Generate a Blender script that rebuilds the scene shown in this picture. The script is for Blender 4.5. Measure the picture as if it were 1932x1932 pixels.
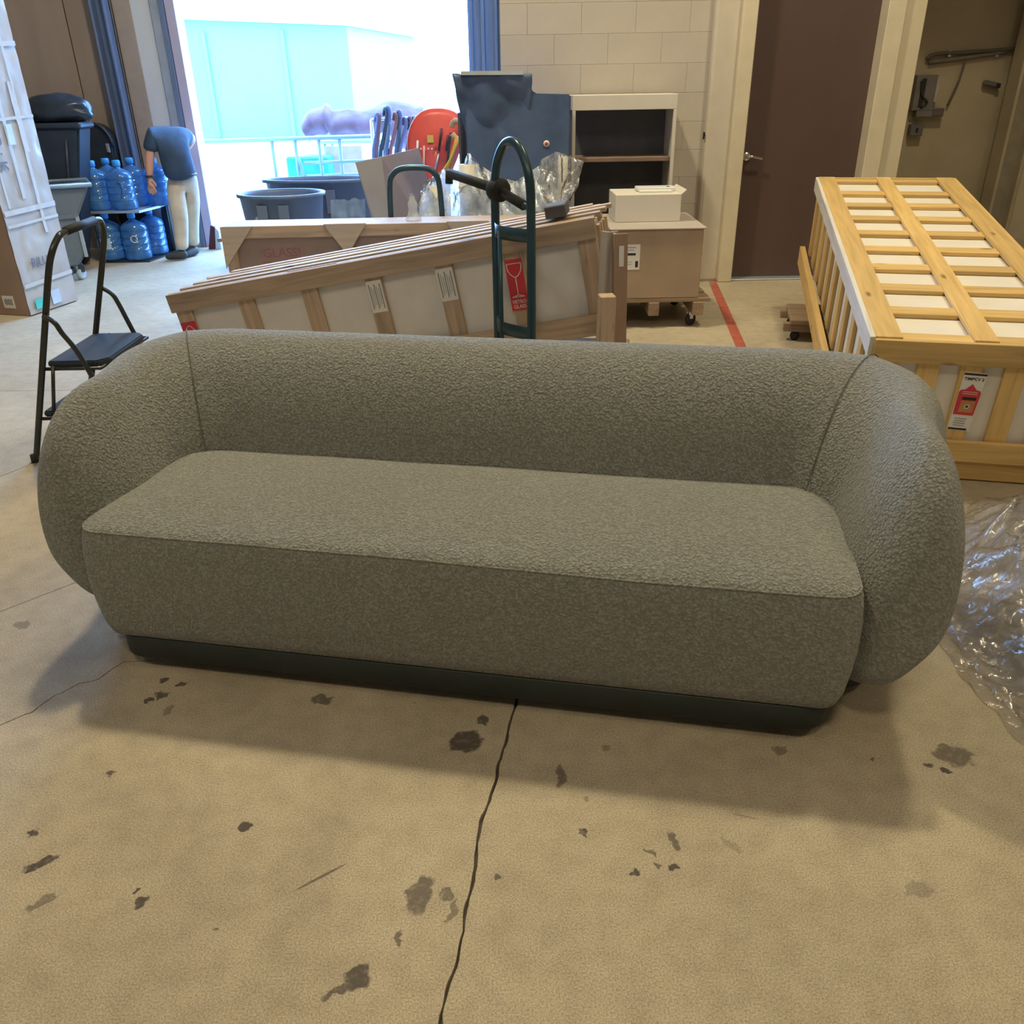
import bpy, bmesh, math, random
import numpy as np
from mathutils import Vector, Matrix, noise
random.seed(7)
for o in list(bpy.data.objects): bpy.data.objects.remove(o)
S = bpy.context.scene
COL = S.collection
# ------------------------------------------------------------------ camera
F_PX, CAM_H, PITCH, ROLL = 1583.0, 1.5, math.radians(27.2), math.radians(1.0)
fw = Vector((0, math.cos(PITCH), -math.sin(PITCH)))
_r0 = Vector((1, 0, 0)); _u0 = Vector((0, math.sin(PITCH), math.cos(PITCH)))
rt = _r0*math.cos(ROLL) - _u0*math.sin(ROLL)
up = _r0*math.sin(ROLL) + _u0*math.cos(ROLL)
CAM = Vector((0, 0, CAM_H))
cd = bpy.data.cameras.new('camera'); cam = bpy.data.objects.new('camera', cd); COL.objects.link(cam)
cd.sensor_width = 36; cd.lens = F_PX/1932*36; cd.clip_start = .05; cd.clip_end = 300
cam.matrix_world = Matrix(((rt.x, up.x, -fw.x, 0), (rt.y, up.y, -fw.y, 0), (rt.z, up.z, -fw.z, CAM_H), (0, 0, 0, 1)))
S.camera = cam
def ray(x, y): return fw + rt*((x-966)/F_PX) - up*((y-966)/F_PX)
def PY(x, y, Y):
    r = ray(x, y); return CAM + r*(Y/r.y)
def PZ(x, y, z=0.0):
    r = ray(x, y); return CAM + r*((z-CAM_H)/r.z)
# ------------------------------------------------------------------ view, sky, lamps
S.view_settings.view_transform = 'Standard'; S.view_settings.look = 'None'
S.view_settings.exposure = 0.0; S.view_settings.gamma = 1.0; S.view_settings.use_curve_mapping = False
W = bpy.data.worlds.new('sky'); S.world = W; W.use_nodes = True
nt = W.node_tree; nt.nodes.clear()
out = nt.nodes.new('ShaderNodeOutputWorld'); bg = nt.nodes.new('ShaderNodeBackground')
tc = nt.nodes.new('ShaderNodeTexCoord'); dp = nt.nodes.new('ShaderNodeVectorMath'); dp.operation = 'DOT_PRODUCT'
sd = Vector((0.15, 1.0, 0.35)).normalized(); dp.inputs[1].default_value = sd
mr = nt.nodes.new('ShaderNodeMapRange'); mr.inputs[1].default_value = .2; mr.inputs[2].default_value = 1.0
mx = nt.nodes.new('ShaderNodeMix'); mx.data_type = 'RGBA'
mx.inputs[6].default_value = (.60, 1.65, 3.9, 1); mx.inputs[7].default_value = (1.4, 2.8, 5.2, 1)
nt.links.new(tc.outputs['Generated'], dp.inputs[0]); nt.links.new(dp.outputs['Value'], mr.inputs[0])
nt.links.new(mr.outputs[0], mx.inputs[0]); nt.links.new(mx.outputs[2], bg.inputs[0]); nt.links.new(bg.outputs[0], out.inputs[0])
bg.inputs[1].default_value = 5.3
LAMPS = [  # x, y, z, watts, size, colour
    (-1.0, 5.0, 5.9, 215, .4, (1.0, .84, .55)),
    (2.6, 4.6, 5.9, 130, .55, (1.0, .86, .56)),
    (-0.3, -1.6, 5.9, 80, .8, (1.0, .82, .52)),
    (3.6, -0.4, 5.9, 50, .8, (1.0, .82, .52)),
    (-4.2, -.5, 5.9, 40, .8, (1.0, .86, .62))]

# ------------------------------------------------------------------ materials
MATS = {}
def _new(name):
    m = bpy.data.materials.new(name); m.use_nodes = True
    return m, m.node_tree, m.node_tree.nodes['Principled BSDF']
def mat(name, col, rough=.6, metal=0., var=.12, scale=8., bump=0., bscale=60., trans=0., alpha=1., emit=None, stretch=(1, 1, 1), spec=.5, ior=1.45, sheen=0.):
    if name in MATS: return MATS[name]
    m, t, b = _new(name)
    N = t.nodes; L = t.links
    tcn = N.new('ShaderNodeTexCoord'); mp = N.new('ShaderNodeMapping'); mp.inputs['Scale'].default_value = stretch
    L.new(tcn.outputs['Object'], mp.inputs[0])
    n1 = N.new('ShaderNodeTexNoise'); n1.inputs['Scale'].default_value = scale; n1.inputs['Detail'].default_value = 4
    L.new(mp.outputs[0], n1.inputs['Vector'])
    r = N.new('ShaderNodeValToRGB'); r.color_ramp.elements[0].position = .3; r.color_ramp.elements[1].position = .7
    r.color_ramp.elements[0].color = tuple(c*(1-var) for c in col)+(1,); r.color_ramp.elements[1].color = tuple(min(1, c*(1+var)) for c in col)+(1,)
    L.new(n1.outputs[0], r.inputs[0]); L.new(r.outputs[0], b.inputs['Base Color'])
    b.inputs['Roughness'].default_value = rough; b.inputs['Metallic'].default_value = metal
    b.inputs['Transmission Weight'].default_value = trans; b.inputs['Alpha'].default_value = alpha
    b.inputs['Specular IOR Level'].default_value = spec; b.inputs['IOR'].default_value = ior
    b.inputs['Sheen Weight'].default_value = sheen
    if emit: b.inputs['Emission Color'].default_value = emit[0]+(1,); b.inputs['Emission Strength'].default_value = emit[1]
    if bump:
        n2 = N.new('ShaderNodeTexNoise'); n2.inputs['Scale'].default_value = bscale; n2.inputs['Detail'].default_value = 3
        L.new(mp.outputs[0], n2.inputs['Vector'])
        bp = N.new('ShaderNodeBump'); bp.inputs['Strength'].default_value = bump; bp.inputs['Distance'].default_value = .01
        L.new(n2.outputs[0], bp.inputs['Height']); L.new(bp.outputs[0], b.inputs['Normal'])
    MATS[name] = m; return m
def wood(name, col, dark=.62, knots=True):
    m, t, b = _new(name); N = t.nodes; L = t.links
    tcn = N.new('ShaderNodeTexCoord'); oi = N.new('ShaderNodeObjectInfo')
    cmb = N.new('ShaderNodeVectorMath'); cmb.operation = 'MULTIPLY_ADD'; cmb.inputs[1].default_value = (1, 1, 1)
    ml = N.new('ShaderNodeVectorMath'); ml.operation = 'SCALE'; ml.inputs[0].default_value = (17, 29, 11); L.new(oi.outputs['Random'], ml.inputs['Scale'])
    L.new(tcn.outputs['Object'], cmb.inputs[0]); L.new(ml.outputs[0], cmb.inputs[2])
    mp = N.new('ShaderNodeMapping'); mp.inputs['Scale'].default_value = (1.5, 22, 22); L.new(cmb.outputs[0], mp.inputs[0])
    n1 = N.new('ShaderNodeTexNoise'); n1.inputs['Scale'].default_value = 1.6; n1.inputs['Detail'].default_value = 6; n1.inputs['Distortion'].default_value = .6
    L.new(mp.outputs[0], n1.inputs['Vector'])
    r = N.new('ShaderNodeValToRGB'); r.color_ramp.elements[0].position = .25; r.color_ramp.elements[1].position = .62
    r.color_ramp.elements[0].color = tuple(c*dark for c in col)+(1,); r.color_ramp.elements[1].color = tuple(col)+(1,)
    L.new(n1.outputs[0], r.inputs[0])
    # knots
    mp2 = N.new('ShaderNodeMapping'); mp2.inputs['Scale'].default_value = (3, 9, 9); L.new(cmb.outputs[0], mp2.inputs[0])
    v = N.new('ShaderNodeTexVoronoi'); v.inputs['Scale'].default_value = 1.0; L.new(mp2.outputs[0], v.inputs['Vector'])
    kr = N.new('ShaderNodeMapRange'); kr.inputs[1].default_value = .04; kr.inputs[2].default_value = .13; kr.inputs[3].default_value = .35; kr.inputs[4].default_value = 1
    L.new(v.outputs['Distance'], kr.inputs[0])
    mxx = N.new('ShaderNodeMix'); mxx.data_type = 'RGBA'; mxx.blend_type = 'MULTIPLY'; mxx.inputs[0].default_value = 1 if knots else 0
    L.new(r.outputs[0], mxx.inputs[6]); L.new(kr.outputs[0], mxx.inputs[7])
    br = N.new('ShaderNodeMapRange'); br.inputs[3].default_value = .86; br.inputs[4].default_value = 1.1; L.new(oi.outputs['Random'], br.inputs[0])
    m3 = N.new('ShaderNodeVectorMath'); m3.operation = 'SCALE'; L.new(mxx.outputs[2], m3.inputs[0]); L.new(br.outputs[0], m3.inputs['Scale'])
    L.new(m3.outputs[0], b.inputs['Base Color']); b.inputs['Roughness'].default_value = .65
    bp = N.new('ShaderNodeBump'); bp.inputs['Strength'].default_value = .15; bp.inputs['Distance'].default_value = .004
    L.new(n1.outputs[0], bp.inputs['Height']); L.new(bp.outputs[0], b.inputs['Normal'])
    return m
def fabric():
    m, t, b = _new('boucle_fabric'); N = t.nodes; L = t.links
    tcn = N.new('ShaderNodeTexCoord')
    v = N.new('ShaderNodeTexVoronoi'); v.inputs['Scale'].default_value = 135; v.feature = 'SMOOTH_F1'; v.inputs['Smoothness'].default_value = .6
    n = N.new('ShaderNodeTexNoise'); n.inputs['Scale'].default_value = 95; n.inputs['Detail'].default_value = 5; n.inputs['Distortion'].default_value = 1.2
    n0 = N.new('ShaderNodeTexNoise'); n0.inputs['Scale'].default_value = 2.2; n0.inputs['Detail'].default_value = 3
    for k in (v, n, n0): L.new(tcn.outputs['Object'], k.inputs['Vector'])
    ad = N.new('ShaderNodeMath'); ad.operation = 'MULTIPLY_ADD'; ad.inputs[1].default_value = -.7; L.new(v.outputs['Distance'], ad.inputs[0]); L.new(n.outputs[0], ad.inputs[2])
    r = N.new('ShaderNodeValToRGB'); r.color_ramp.elements[0].position = .05; r.color_ramp.elements[1].position = .42
    r.color_ramp.elements[0].color = (.215, .222, .202, 1); r.color_ramp.elements[1].color = (.35, .358, .325, 1)
    L.new(ad.outputs[0], r.inputs[0])
    mxx = N.new('ShaderNodeMix'); mxx.data_type = 'RGBA'; mxx.blend_type = 'MULTIPLY'; mxx.inputs[0].default_value = 1
    r2 = N.new('ShaderNodeValToRGB'); r2.color_ramp.elements[0].color = (.88, .88, .9, 1); r2.color_ramp.elements[1].color = (1.05, 1.05, 1.0, 1)
    L.new(n0.outputs[0], r2.inputs[0]); L.new(r.outputs[0], mxx.inputs[6]); L.new(r2.outputs[0], mxx.inputs[7]); L.new(mxx.outputs[2], b.inputs['Base Color'])
    b.inputs['Roughness'].default_value = .95; b.inputs['Sheen Weight'].default_value = .35; b.inputs['Sheen Roughness'].default_value = .5
    b.inputs['Specular IOR Level'].default_value = .15
    bp = N.new('ShaderNodeBump'); bp.inputs['Strength'].default_value = 1.0; bp.inputs['Distance'].default_value = .008
    L.new(ad.outputs[0], bp.inputs['Height']); L.new(bp.outputs[0], b.inputs['Normal'])
    return m
# stains: x, y, rx, ry, angle, strength, darkness class
STAINS = [(-.130,1.642,.041,.038,0,.95,0),(-.529,1.814,.029,.020,0,.8,0),(-.085,1.723,.017,.016,0,.9,0),(-.981,1.844,.018,.016,.3,.9,0),(-.942,1.893,.020,.012,0,.9,0),(-1.001,1.907,.014,.010,0,.9,0),(-1.010,1.827,.009,.011,0,.9,0),(-.938,1.781,.012,.017,0,.5,0),(-.999,1.548,.016,.010,.4,.9,0),(-.622,1.374,.014,.012,0,1,0),(-1.098,1.366,.011,.010,0,1,0),(-1.040,1.285,.036,.012,.5,1,0),(-.783,1.179,.014,.014,0,1,0),(-.986,1.186,.026,.012,.7,.6,0),(-.207,1.185,.026,.045,-.3,.8,0),(-.147,1.187,.013,.015,0,.7,0),(-.136,1.147,.008,.028,-.2,.6,0),(-.306,1.008,.026,.028,0,.95,0),(-.340,.985,.030,.009,.5,.85,0),(-.238,1.089,.009,.016,0,.8,0),(1.082,1.561,.045,.040,0,.75,0),(.109,1.512,.009,.040,0,.75,0),(.224,1.610,.013,.013,0,.5,0),(.344,1.317,.008,.028,.1,.8,0),(.146,1.339,.011,.008,0,1,0),(.251,1.238,.011,.009,0,1,0),(.334,1.243,.011,.007,0,1,0),(.660,1.585,.018,.013,0,.6,0),(1.006,1.525,.012,.010,0,1,0),(1.040,1.510,.012,.008,0,1,0),(.822,1.177,.028,.020,0,.35,0),(-.043,1.224,.009,.008,0,.8,0),(.29,1.282,.012,.006,-.5,.8,0),(.30,1.25,.010,.006,-.5,.8,0),(-.42,1.236,.058,.0035,.595,.8,0),(-1.30,1.99,.16,.20,.3,.45,0),(-1.20,2.13,.02,.015,0,.6,0),(.88,1.56,.008,.005,0,.9,0),(.47,1.30,.010,.024,.9,.3,0),(.52,1.38,.03,.003,-.3,.4,0),(-2.6,3.1,.10,.03,.4,.55,0),(-2.9,3.6,.06,.05,0,.5,0),(-1.55,2.2,.03,.02,0,.5,0),(.16,1.44,.006,.010,0,.5,0),(1.9,2.95,.05,.02,0,.5,0),(-.80,1.21,.006,.005,0,1,0)]
def concrete():
    m, t, b = _new('stained_concrete'); N = t.nodes; L = t.links
    tcn = N.new('ShaderNodeTexCoord'); P = tcn.outputs['Object']
    def noise_(s, d=4, dis=0.):
        n = N.new('ShaderNodeTexNoise'); n.inputs['Scale'].default_value = s; n.inputs['Detail'].default_value = d; n.inputs['Distortion'].default_value = dis
        L.new(P, n.inputs['Vector']); return n
    n1 = noise_(1.6, 6, .8); n2 = noise_(16, 5); n3 = noise_(260, 3); n4 = noise_(60, 3); warp = noise_(38, 4)
    r = N.new('ShaderNodeValToRGB'); r.color_ramp.elements[0].position = .3; r.color_ramp.elements[1].position = .72
    r.color_ramp.elements[0].color = (.40, .345, .255, 1); r.color_ramp.elements[1].color = (.54, .475, .355, 1); L.new(n1.outputs[0], r.inputs[0])
    r2 = N.new('ShaderNodeValToRGB'); r2.color_ramp.elements[0].position = .32; r2.color_ramp.elements[1].position = .6
    r2.color_ramp.elements[0].color = (.90, .885, .88, 1); r2.color_ramp.elements[1].color = (1.03, 1.03, 1.02, 1); L.new(n2.outputs[0], r2.inputs[0])
    r3 = N.new('ShaderNodeValToRGB'); r3.color_ramp.elements[0].position = .33; r3.color_ramp.elements[1].position = .66
    r3.color_ramp.elements[0].color = (.70, .69, .67, 1); r3.color_ramp.elements[1].color = (1.22, 1.22, 1.2, 1); L.new(n3.outputs[0], r3.inputs[0])
    def mul(a, c):
        x = N.new('ShaderNodeMix'); x.data_type = 'RGBA'; x.blend_type = 'MULTIPLY'; x.inputs[0].default_value = 1; L.new(a, x.inputs[6]); L.new(c, x.inputs[7]); return x.outputs[2]
    col = mul(mul(r.outputs[0], r2.outputs[0]), r3.outputs[0])
    # ragged stains
    sc = N.new('ShaderNodeVectorMath'); sc.operation = 'MULTIPLY_ADD'; sc.inputs[1].default_value = (.05, .05, 0); L.new(warp.outputs['Color'], sc.inputs[0])
    off = N.new('ShaderNodeVectorMath'); off.operation = 'ADD'; off.inputs[1].default_value = (-.025, -.025, 0); L.new(P, off.inputs[0]); L.new(off.outputs[0], sc.inputs[2])
    acc = None
    for (x, y, rx, ry, a, s, _) in STAINS:
        mp = N.new('ShaderNodeMapping'); mp.vector_type = 'TEXTURE'; mp.inputs['Location'].default_value = (x, y, 0)
        mp.inputs['Rotation'].default_value = (0, 0, a); mp.inputs['Scale'].default_value = (rx, ry, 1)
        L.new((P if rx/ry > 8 else sc.outputs[0]), mp.inputs[0])
        ln = N.new('ShaderNodeVectorMath'); ln.operation = 'LENGTH'; L.new(mp.outputs[0], ln.inputs[0])
        m2 = N.new('ShaderNodeMapRange'); m2.inputs[1].default_value = 1.12 if rx < .1 else 1.4; m2.inputs[2].default_value = .85 if rx < .1 else .1; m2.inputs[3].default_value = 0; m2.inputs[4].default_value = s
        L.new(ln.outputs['Value'], m2.inputs[0])
        if acc is None: acc = m2.outputs[0]
        else:
            mm = N.new('ShaderNodeMath'); mm.operation = 'MAXIMUM'; L.new(acc, mm.inputs[0]); L.new(m2.outputs[0], mm.inputs[1]); acc = mm.outputs[0]
    # scattered tiny specks
    v = N.new('ShaderNodeTexVoronoi'); v.inputs['Scale'].default_value = 7; v.inputs['Randomness'].default_value = 1; L.new(sc.outputs[0], v.inputs['Vector'])
    vr = N.new('ShaderNodeMapRange'); vr.inputs[1].default_value = .045; vr.inputs[2].default_value = .025; vr.inputs[3].default_value = 0; vr.inputs[4].default_value = .8; L.new(v.outputs['Distance'], vr.inputs[0])
    gate = N.new('ShaderNodeMapRange'); gate.inputs[1].default_value = .52; gate.inputs[2].default_value = .56; L.new(n2.outputs[0], gate.inputs[0])
    g2 = N.new('ShaderNodeMath'); g2.operation = 'MULTIPLY'; L.new(vr.outputs[0], g2.inputs[0]); L.new(gate.outputs[0], g2.inputs[1])
    mm = N.new('ShaderNodeMath'); mm.operation = 'MAXIMUM'; L.new(acc, mm.inputs[0]); L.new(g2.outputs[0], mm.inputs[1]); acc = mm.outputs[0]
    mr4 = N.new('ShaderNodeMapRange'); mr4.inputs[1].default_value = .3; mr4.inputs[2].default_value = .5; mr4.inputs[3].default_value = .75; mr4.inputs[4].default_value = 1; L.new(n4.outputs[0], mr4.inputs[0])
    fm = N.new('ShaderNodeMath'); fm.operation = 'MULTIPLY'; L.new(acc, fm.inputs[0]); L.new(mr4.outputs[0], fm.inputs[1])
    mxx = N.new('ShaderNodeMix'); mxx.data_type = 'RGBA'; mxx.inputs[7].default_value = (.085, .07, .06, 1)
    L.new(fm.outputs[0], mxx.inputs[0]); L.new(col, mxx.inputs[6]); L.new(mxx.outputs[2], b.inputs['Base Color'])
    b.inputs['Roughness'].default_value = .62; b.inputs['Specular IOR Level'].default_value = .35
    bp = N.new('ShaderNodeBump'); bp.inputs['Strength'].default_value = .35; bp.inputs['Distance'].default_value = .004
    ad = N.new('ShaderNodeMath'); ad.operation = 'ADD'; L.new(n3.outputs[0], ad.inputs[0]); L.new(n4.outputs[0], ad.inputs[1])
    L.new(ad.outputs[0], bp.inputs['Height']); L.new(bp.outputs[0], b.inputs['Normal'])
    return m
CONC = concrete(); FAB = fabric()
FABS = mat('seam_fabric', (.13, .12, .095), .95, var=.1)
PINE = wood('pale_pine', (.56, .42, .30)); PINEY = wood('yellow_pine', (.74, .50, .19), .7); PALLET = wood('old_pallet_wood', (.34, .24, .16))
PLYW = wood('plywood', (.50, .42, .33), .8, False)
WHITEP = mat('white_board', (.72, .70, .66), .6, var=.05); WHITEC = mat('cream_foam_board', (.80, .76, .68), .6, var=.05, scale=3)
CARD = mat('cardboard', (.42, .32, .225), .8, var=.08, scale=4); CARDD = mat('brown_cardboard', (.36, .25, .18), .8, var=.1, scale=4)
CARDG = mat('greyish_cardboard', (.47, .42, .38), .75, var=.06, scale=4)
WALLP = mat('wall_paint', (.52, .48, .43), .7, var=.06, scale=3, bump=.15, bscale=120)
WALLD = mat('recess_shade_paint', (.42, .355, .25), .8, var=.1, scale=2, bump=.1)  # wall paint darkened, the recess's shade put into the colour
CREAM = mat('cream_trim_paint', (.70, .63, .48), .5, var=.05)
DOORM = mat('brown_door', (.105, .068, .062), .45, var=.08, scale=3, stretch=(1, 1, .3))
CHROME = mat('chrome', (.75, .74, .72), .2, 1., var=.02)
BLACKM = mat('black_metal', (.035, .038, .04), .32, .3, var=.15); RUBBER = mat('black_rubber', (.02, .021, .023), .7)
PLASB = mat('black_plastic', (.030, .042, .062), .42, var=.2); PLASG = mat('grey_plastic', (.16, .19, .215), .5, var=.1)
TEAL = mat('dark_teal_metal', (.035, .075, .095), .28, .35, var=.15)
PLINTH = mat('dark_green_plinth', (.022, .030, .028), .5, var=.15)
STEEL = mat('galvanised_steel', (.50, .55, .62), .4, .6, var=.08); BLUEST = mat('blue_grey_steel', (.16, .23, .38), .5, .2, var=.1, stretch=(6, 6, .4))
RED = mat('red_print', (.62, .05, .07), .5, var=.05); REDT = mat('red_tape', (.40, .10, .07), .6, var=.25, scale=20)
PAPER = mat('white_paper', (.78, .78, .76), .6, var=.03); INK = mat('black_ink', (.03, .025, .02), .6); PALEP = mat('pale_red_print', (.75, .45, .42), .6)

def film(name, col, clear, rough=.12):
    m = bpy.data.materials.new(name); m.use_nodes = True; t = m.node_tree; N = t.nodes; L = t.links; N.clear(); MATS[name] = m
    o = N.new('ShaderNodeOutputMaterial'); tr = N.new('ShaderNodeBsdfTransparent'); tl = N.new('ShaderNodeBsdfTranslucent'); df = N.new('ShaderNodeBsdfDiffuse'); gl = N.new('ShaderNodeBsdfGlossy')
    for k in (tl, df): k.inputs[0].default_value = col+(1,)
    gl.inputs['Roughness'].default_value = rough
    tcn = N.new('ShaderNodeTexCoord'); ns_ = N.new('ShaderNodeTexNoise'); ns_.inputs['Scale'].default_value = 14; ns_.inputs['Detail'].default_value = 5; ns_.inputs['Distortion'].default_value = 1.5; L.new(tcn.outputs['Object'], ns_.inputs['Vector'])
    bp = N.new('ShaderNodeBump'); bp.inputs['Strength'].default_value = .8; bp.inputs['Distance'].default_value = .012; L.new(ns_.outputs[0], bp.inputs['Height'])
    for k in (tl, df, gl): L.new(bp.outputs[0], k.inputs['Normal'])
    a = N.new('ShaderNodeMixShader'); a.inputs[0].default_value = .5; L.new(df.outputs[0], a.inputs[1]); L.new(tl.outputs[0], a.inputs[2])
    mr_ = N.new('ShaderNodeMapRange'); mr_.inputs[1].default_value = .35; mr_.inputs[2].default_value = .65; mr_.inputs[3].default_value = min(.95, clear+.15); mr_.inputs[4].default_value = max(0, clear-.15); L.new(ns_.outputs[0], mr_.inputs[0])
    b = N.new('ShaderNodeMixShader'); L.new(mr_.outputs[0], b.inputs[0]); L.new(a.outputs[0], b.inputs[1]); L.new(tr.outputs[0], b.inputs[2])
    fr = N.new('ShaderNodeFresnel'); fr.inputs[0].default_value = 1.5; L.new(bp.outputs[0], fr.inputs['Normal']); mm = N.new('ShaderNodeMath'); mm.operation = 'MULTIPLY_ADD'; mm.inputs[1].default_value = 1.2; mm.inputs[2].default_value = .02; L.new(fr.outputs[0], mm.inputs[0])
    c = N.new('ShaderNodeMixShader'); L.new(mm.outputs[0], c.inputs[0]); L.new(b.outputs[0], c.inputs[1]); L.new(gl.outputs[0], c.inputs[2]); L.new(c.outputs[0], o.inputs[0]); return m
# ------------------------------------------------------------------ helpers
def tag(o, label=None, cat=None, group=None, kind=None):
    if label: o['label'] = label
    if cat: o['category'] = cat
    if group: o['group'] = group
    if kind: o['kind'] = kind
    return o
def empty(name, loc=(0, 0, 0), rot=(0, 0, 0), label=None, cat=None, group=None):
    o = bpy.data.objects.new(name, None); COL.objects.link(o); o.location = loc; o.rotation_euler = rot; o.empty_display_size = .1
    return tag(o, label, cat, group)
def link(name, me, m, parent=None, loc=(0, 0, 0), rot=(0, 0, 0), smooth=False):
    if m and not me.materials: me.materials.append(m)
    if smooth: me.polygons.foreach_set('use_smooth', [True]*len(me.polygons))
    o = bpy.data.objects.new(name, me); COL.objects.link(o)
    if parent: o.parent = parent
    o.location = loc; o.rotation_euler = rot; return o
_bc = {}
def box(name, dims, loc=(0, 0, 0), m=None, parent=None, rot=(0, 0, 0), bev=.003):
    key = (tuple(round(d, 4) for d in dims), m.name if m else '', bev)
    if key not in _bc:
        bm = bmesh.new(); bmesh.ops.create_cube(bm, size=1); bmesh.ops.scale(bm, vec=dims, verts=bm.verts)
        if bev and min(dims) > bev*2.5: bmesh.ops.bevel(bm, geom=bm.edges[:], offset=bev, segments=1, affect='EDGES')
        me = bpy.data.meshes.new(name); bm.to_mesh(me); bm.free(); _bc[key] = me
    return link(name, _bc[key], m, parent, loc, rot)
def board(name, length, w, th, loc, m, parent, axis='x', wide='z', bev=.002):
    """board with its grain (local X) laid along axis"""
    rot = {'xz': (math.pi/2, 0, 0), 'xy': (0, 0, 0), 'yx': (0, 0, math.pi/2), 'yz': (math.pi/2, 0, math.pi/2),
           'zx': (0, -math.pi/2, math.pi/2), 'zy': (0, -math.pi/2, 0)}[axis+wide]
    if axis+wide == 'zx': rot = Matrix(((0, 1, 0), (0, 0, 1), (1, 0, 0))).to_euler()      # X->z, Y->x, Z->y
    if axis+wide == 'zy': rot = Matrix(((0, 0, -1), (0, 1, 0), (1, 0, 0))).to_euler()     # X->z, Y->y
    return box(name, (length, w, th), loc, m, parent, rot, bev)
def mesh_obj(name, V, Fc, m, parent=None, smooth=False, loc=(0, 0, 0), rot=(0, 0, 0)):
    me = bpy.data.meshes.new(name); me.from_pydata([tuple(v) for v in V], [], Fc); me.validate(); me.update()
    bm = bmesh.new(); bm.from_mesh(me); bmesh.ops.recalc_face_normals(bm, faces=bm.faces); bm.to_mesh(me); bm.free()
    return link(name, me, m, parent, loc, rot, smooth)
def spline(pts, n=6, closed=False):
    P = [Vector(p) for p in pts]; out = []
    N = len(P); rng = range(N) if closed else range(N-1)
    for i in rng:
        p0 = P[(i-1) % N] if closed or i > 0 else P[0]; p1 = P[i]; p2 = P[(i+1) % N]; p3 = P[(i+2) % N] if closed or i+2 < N else P[-1]
        for k in range(n):
            t = k/n; out.append(.5*((2*p1)+(p2-p0)*t+(2*p0-5*p1+4*p2-p3)*t*t+(3*p1-p0-3*p2+p3)*t**3))
    if not closed: out.append(P[-1])
    return out
def tube(name, pts, r, m, parent=None, seg=12, sm=0, closed=False, rf=None):
    P = spline(pts, sm, closed) if sm else [Vector(p) for p in pts]
    V = []; Fc = []; n = len(P); prev = None
    for i, p in enumerate(P):
        a = P[(i-1) % n] if closed or i > 0 else p; b = P[(i+1) % n] if closed or i < n-1 else p
        t = (b-a).normalized()
        if prev is None: x = t.orthogonal().normalized()
        else: x = (prev - t*prev.dot(t)).normalized()
        prev = x; y = t.cross(x); rr = r if rf is None else rf(i/(n-1))
        for k in range(seg):
            an = 2*math.pi*k/seg; V.append(p+x*(rr*math.cos(an))+y*(rr*math.sin(an)))
    for i in range(n if closed else n-1):
        for k in range(seg):
            a = i*seg+k; b = i*seg+(k+1) % seg; c = ((i+1) % n)*seg+(k+1) % seg; d = ((i+1) % n)*seg+k; Fc.append((a, b, c, d))
    if not closed: Fc.append(tuple(range(seg))[::-1]); Fc.append(tuple((n-1)*seg+k for k in range(seg)))
    return mesh_obj(name, V, Fc, m, parent, True)
def lathe(name, prof, m, parent=None, seg=28, loc=(0, 0, 0), rot=(0, 0, 0), sx=1, sy=1):
    V = []; Fc = []; n = len(prof)
    for (r, z) in prof:
        for k in range(seg):
            a = 2*math.pi*k/seg; V.append((r*math.cos(a)*sx, r*math.sin(a)*sy, z))
    for i in range(n-1):
        for k in range(seg): Fc.append((i*seg+k, i*seg+(k+1) % seg, (i+1)*seg+(k+1) % seg, (i+1)*seg+k))
    if prof[0][0] > 1e-4: Fc.append(tuple(range(seg))[::-1])
    if prof[-1][0] > 1e-4: Fc.append(tuple((n-1)*seg+k for k in range(seg)))
    return mesh_obj(name, V, Fc, m, parent, True, loc, rot)
def prism(name, poly, d0, d1, m, parent=None, axis='y', loc=(0, 0, 0), rot=(0, 0, 0), bev=0.):
    """extrude a 2-D polygon; axis y: poly=(x,z); axis z: poly=(x,y); axis x: poly=(y,z)"""
    f = {'y': lambda a, b, d: (a, d, b), 'z': lambda a, b, d: (a, b, d), 'x': lambda a, b, d: (d, a, b)}[axis]
    n = len(poly); V = [f(a, b, d0) for a, b in poly]+[f(a, b, d1) for a, b in poly]
    Fc = [tuple(range(n)), tuple(range(2*n-1, n-1, -1))]+[(i, (i+1) % n, n+(i+1) % n, n+i) for i in range(n)]
    o = mesh_obj(name, V, Fc, m, parent, False, loc, rot)
    if bev:
        bm = bmesh.new(); bm.from_mesh(o.data); bmesh.ops.bevel(bm, geom=bm.edges[:], offset=bev, segments=2, affect='EDGES'); bm.to_mesh(o.data); bm.free()
    return o
def grid(name, fn, nu, nv, m, parent=None, smooth=True, closed_u=False):
    V = [fn(i/(nu-1) if not closed_u else i/nu, j/(nv-1)) for i in range(nu) for j in range(nv)]
    Fc = []
    for i in range(nu if closed_u else nu-1):
        for j in range(nv-1): Fc.append((i*nv+j, ((i+1) % nu)*nv+j, ((i+1) % nu)*nv+j+1, i*nv+j+1))
    return mesh_obj(name, V, Fc, m, parent, smooth)
def text(name, s, size, m, parent, loc, rot=(math.pi/2, 0, 0), ext=.0006, sx=1.):
    cu = bpy.data.curves.new(name, 'FONT'); cu.body = s; cu.size = size; cu.align_x = 'CENTER'; cu.align_y = 'CENTER'; cu.extrude = ext; cu.offset = size*.015
    t = bpy.data.objects.new(name, cu); COL.objects.link(t); bpy.context.view_layer.update()
    me = bpy.data.meshes.new_from_object(t.evaluated_get(bpy.context.evaluated_depsgraph_get())); bpy.data.objects.remove(t); bpy.data.curves.remove(cu)
    o = link(name, me, None, parent, loc, rot); me.materials.clear(); me.materials.append(m); o.scale = (sx, 1, 1); return o
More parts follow.
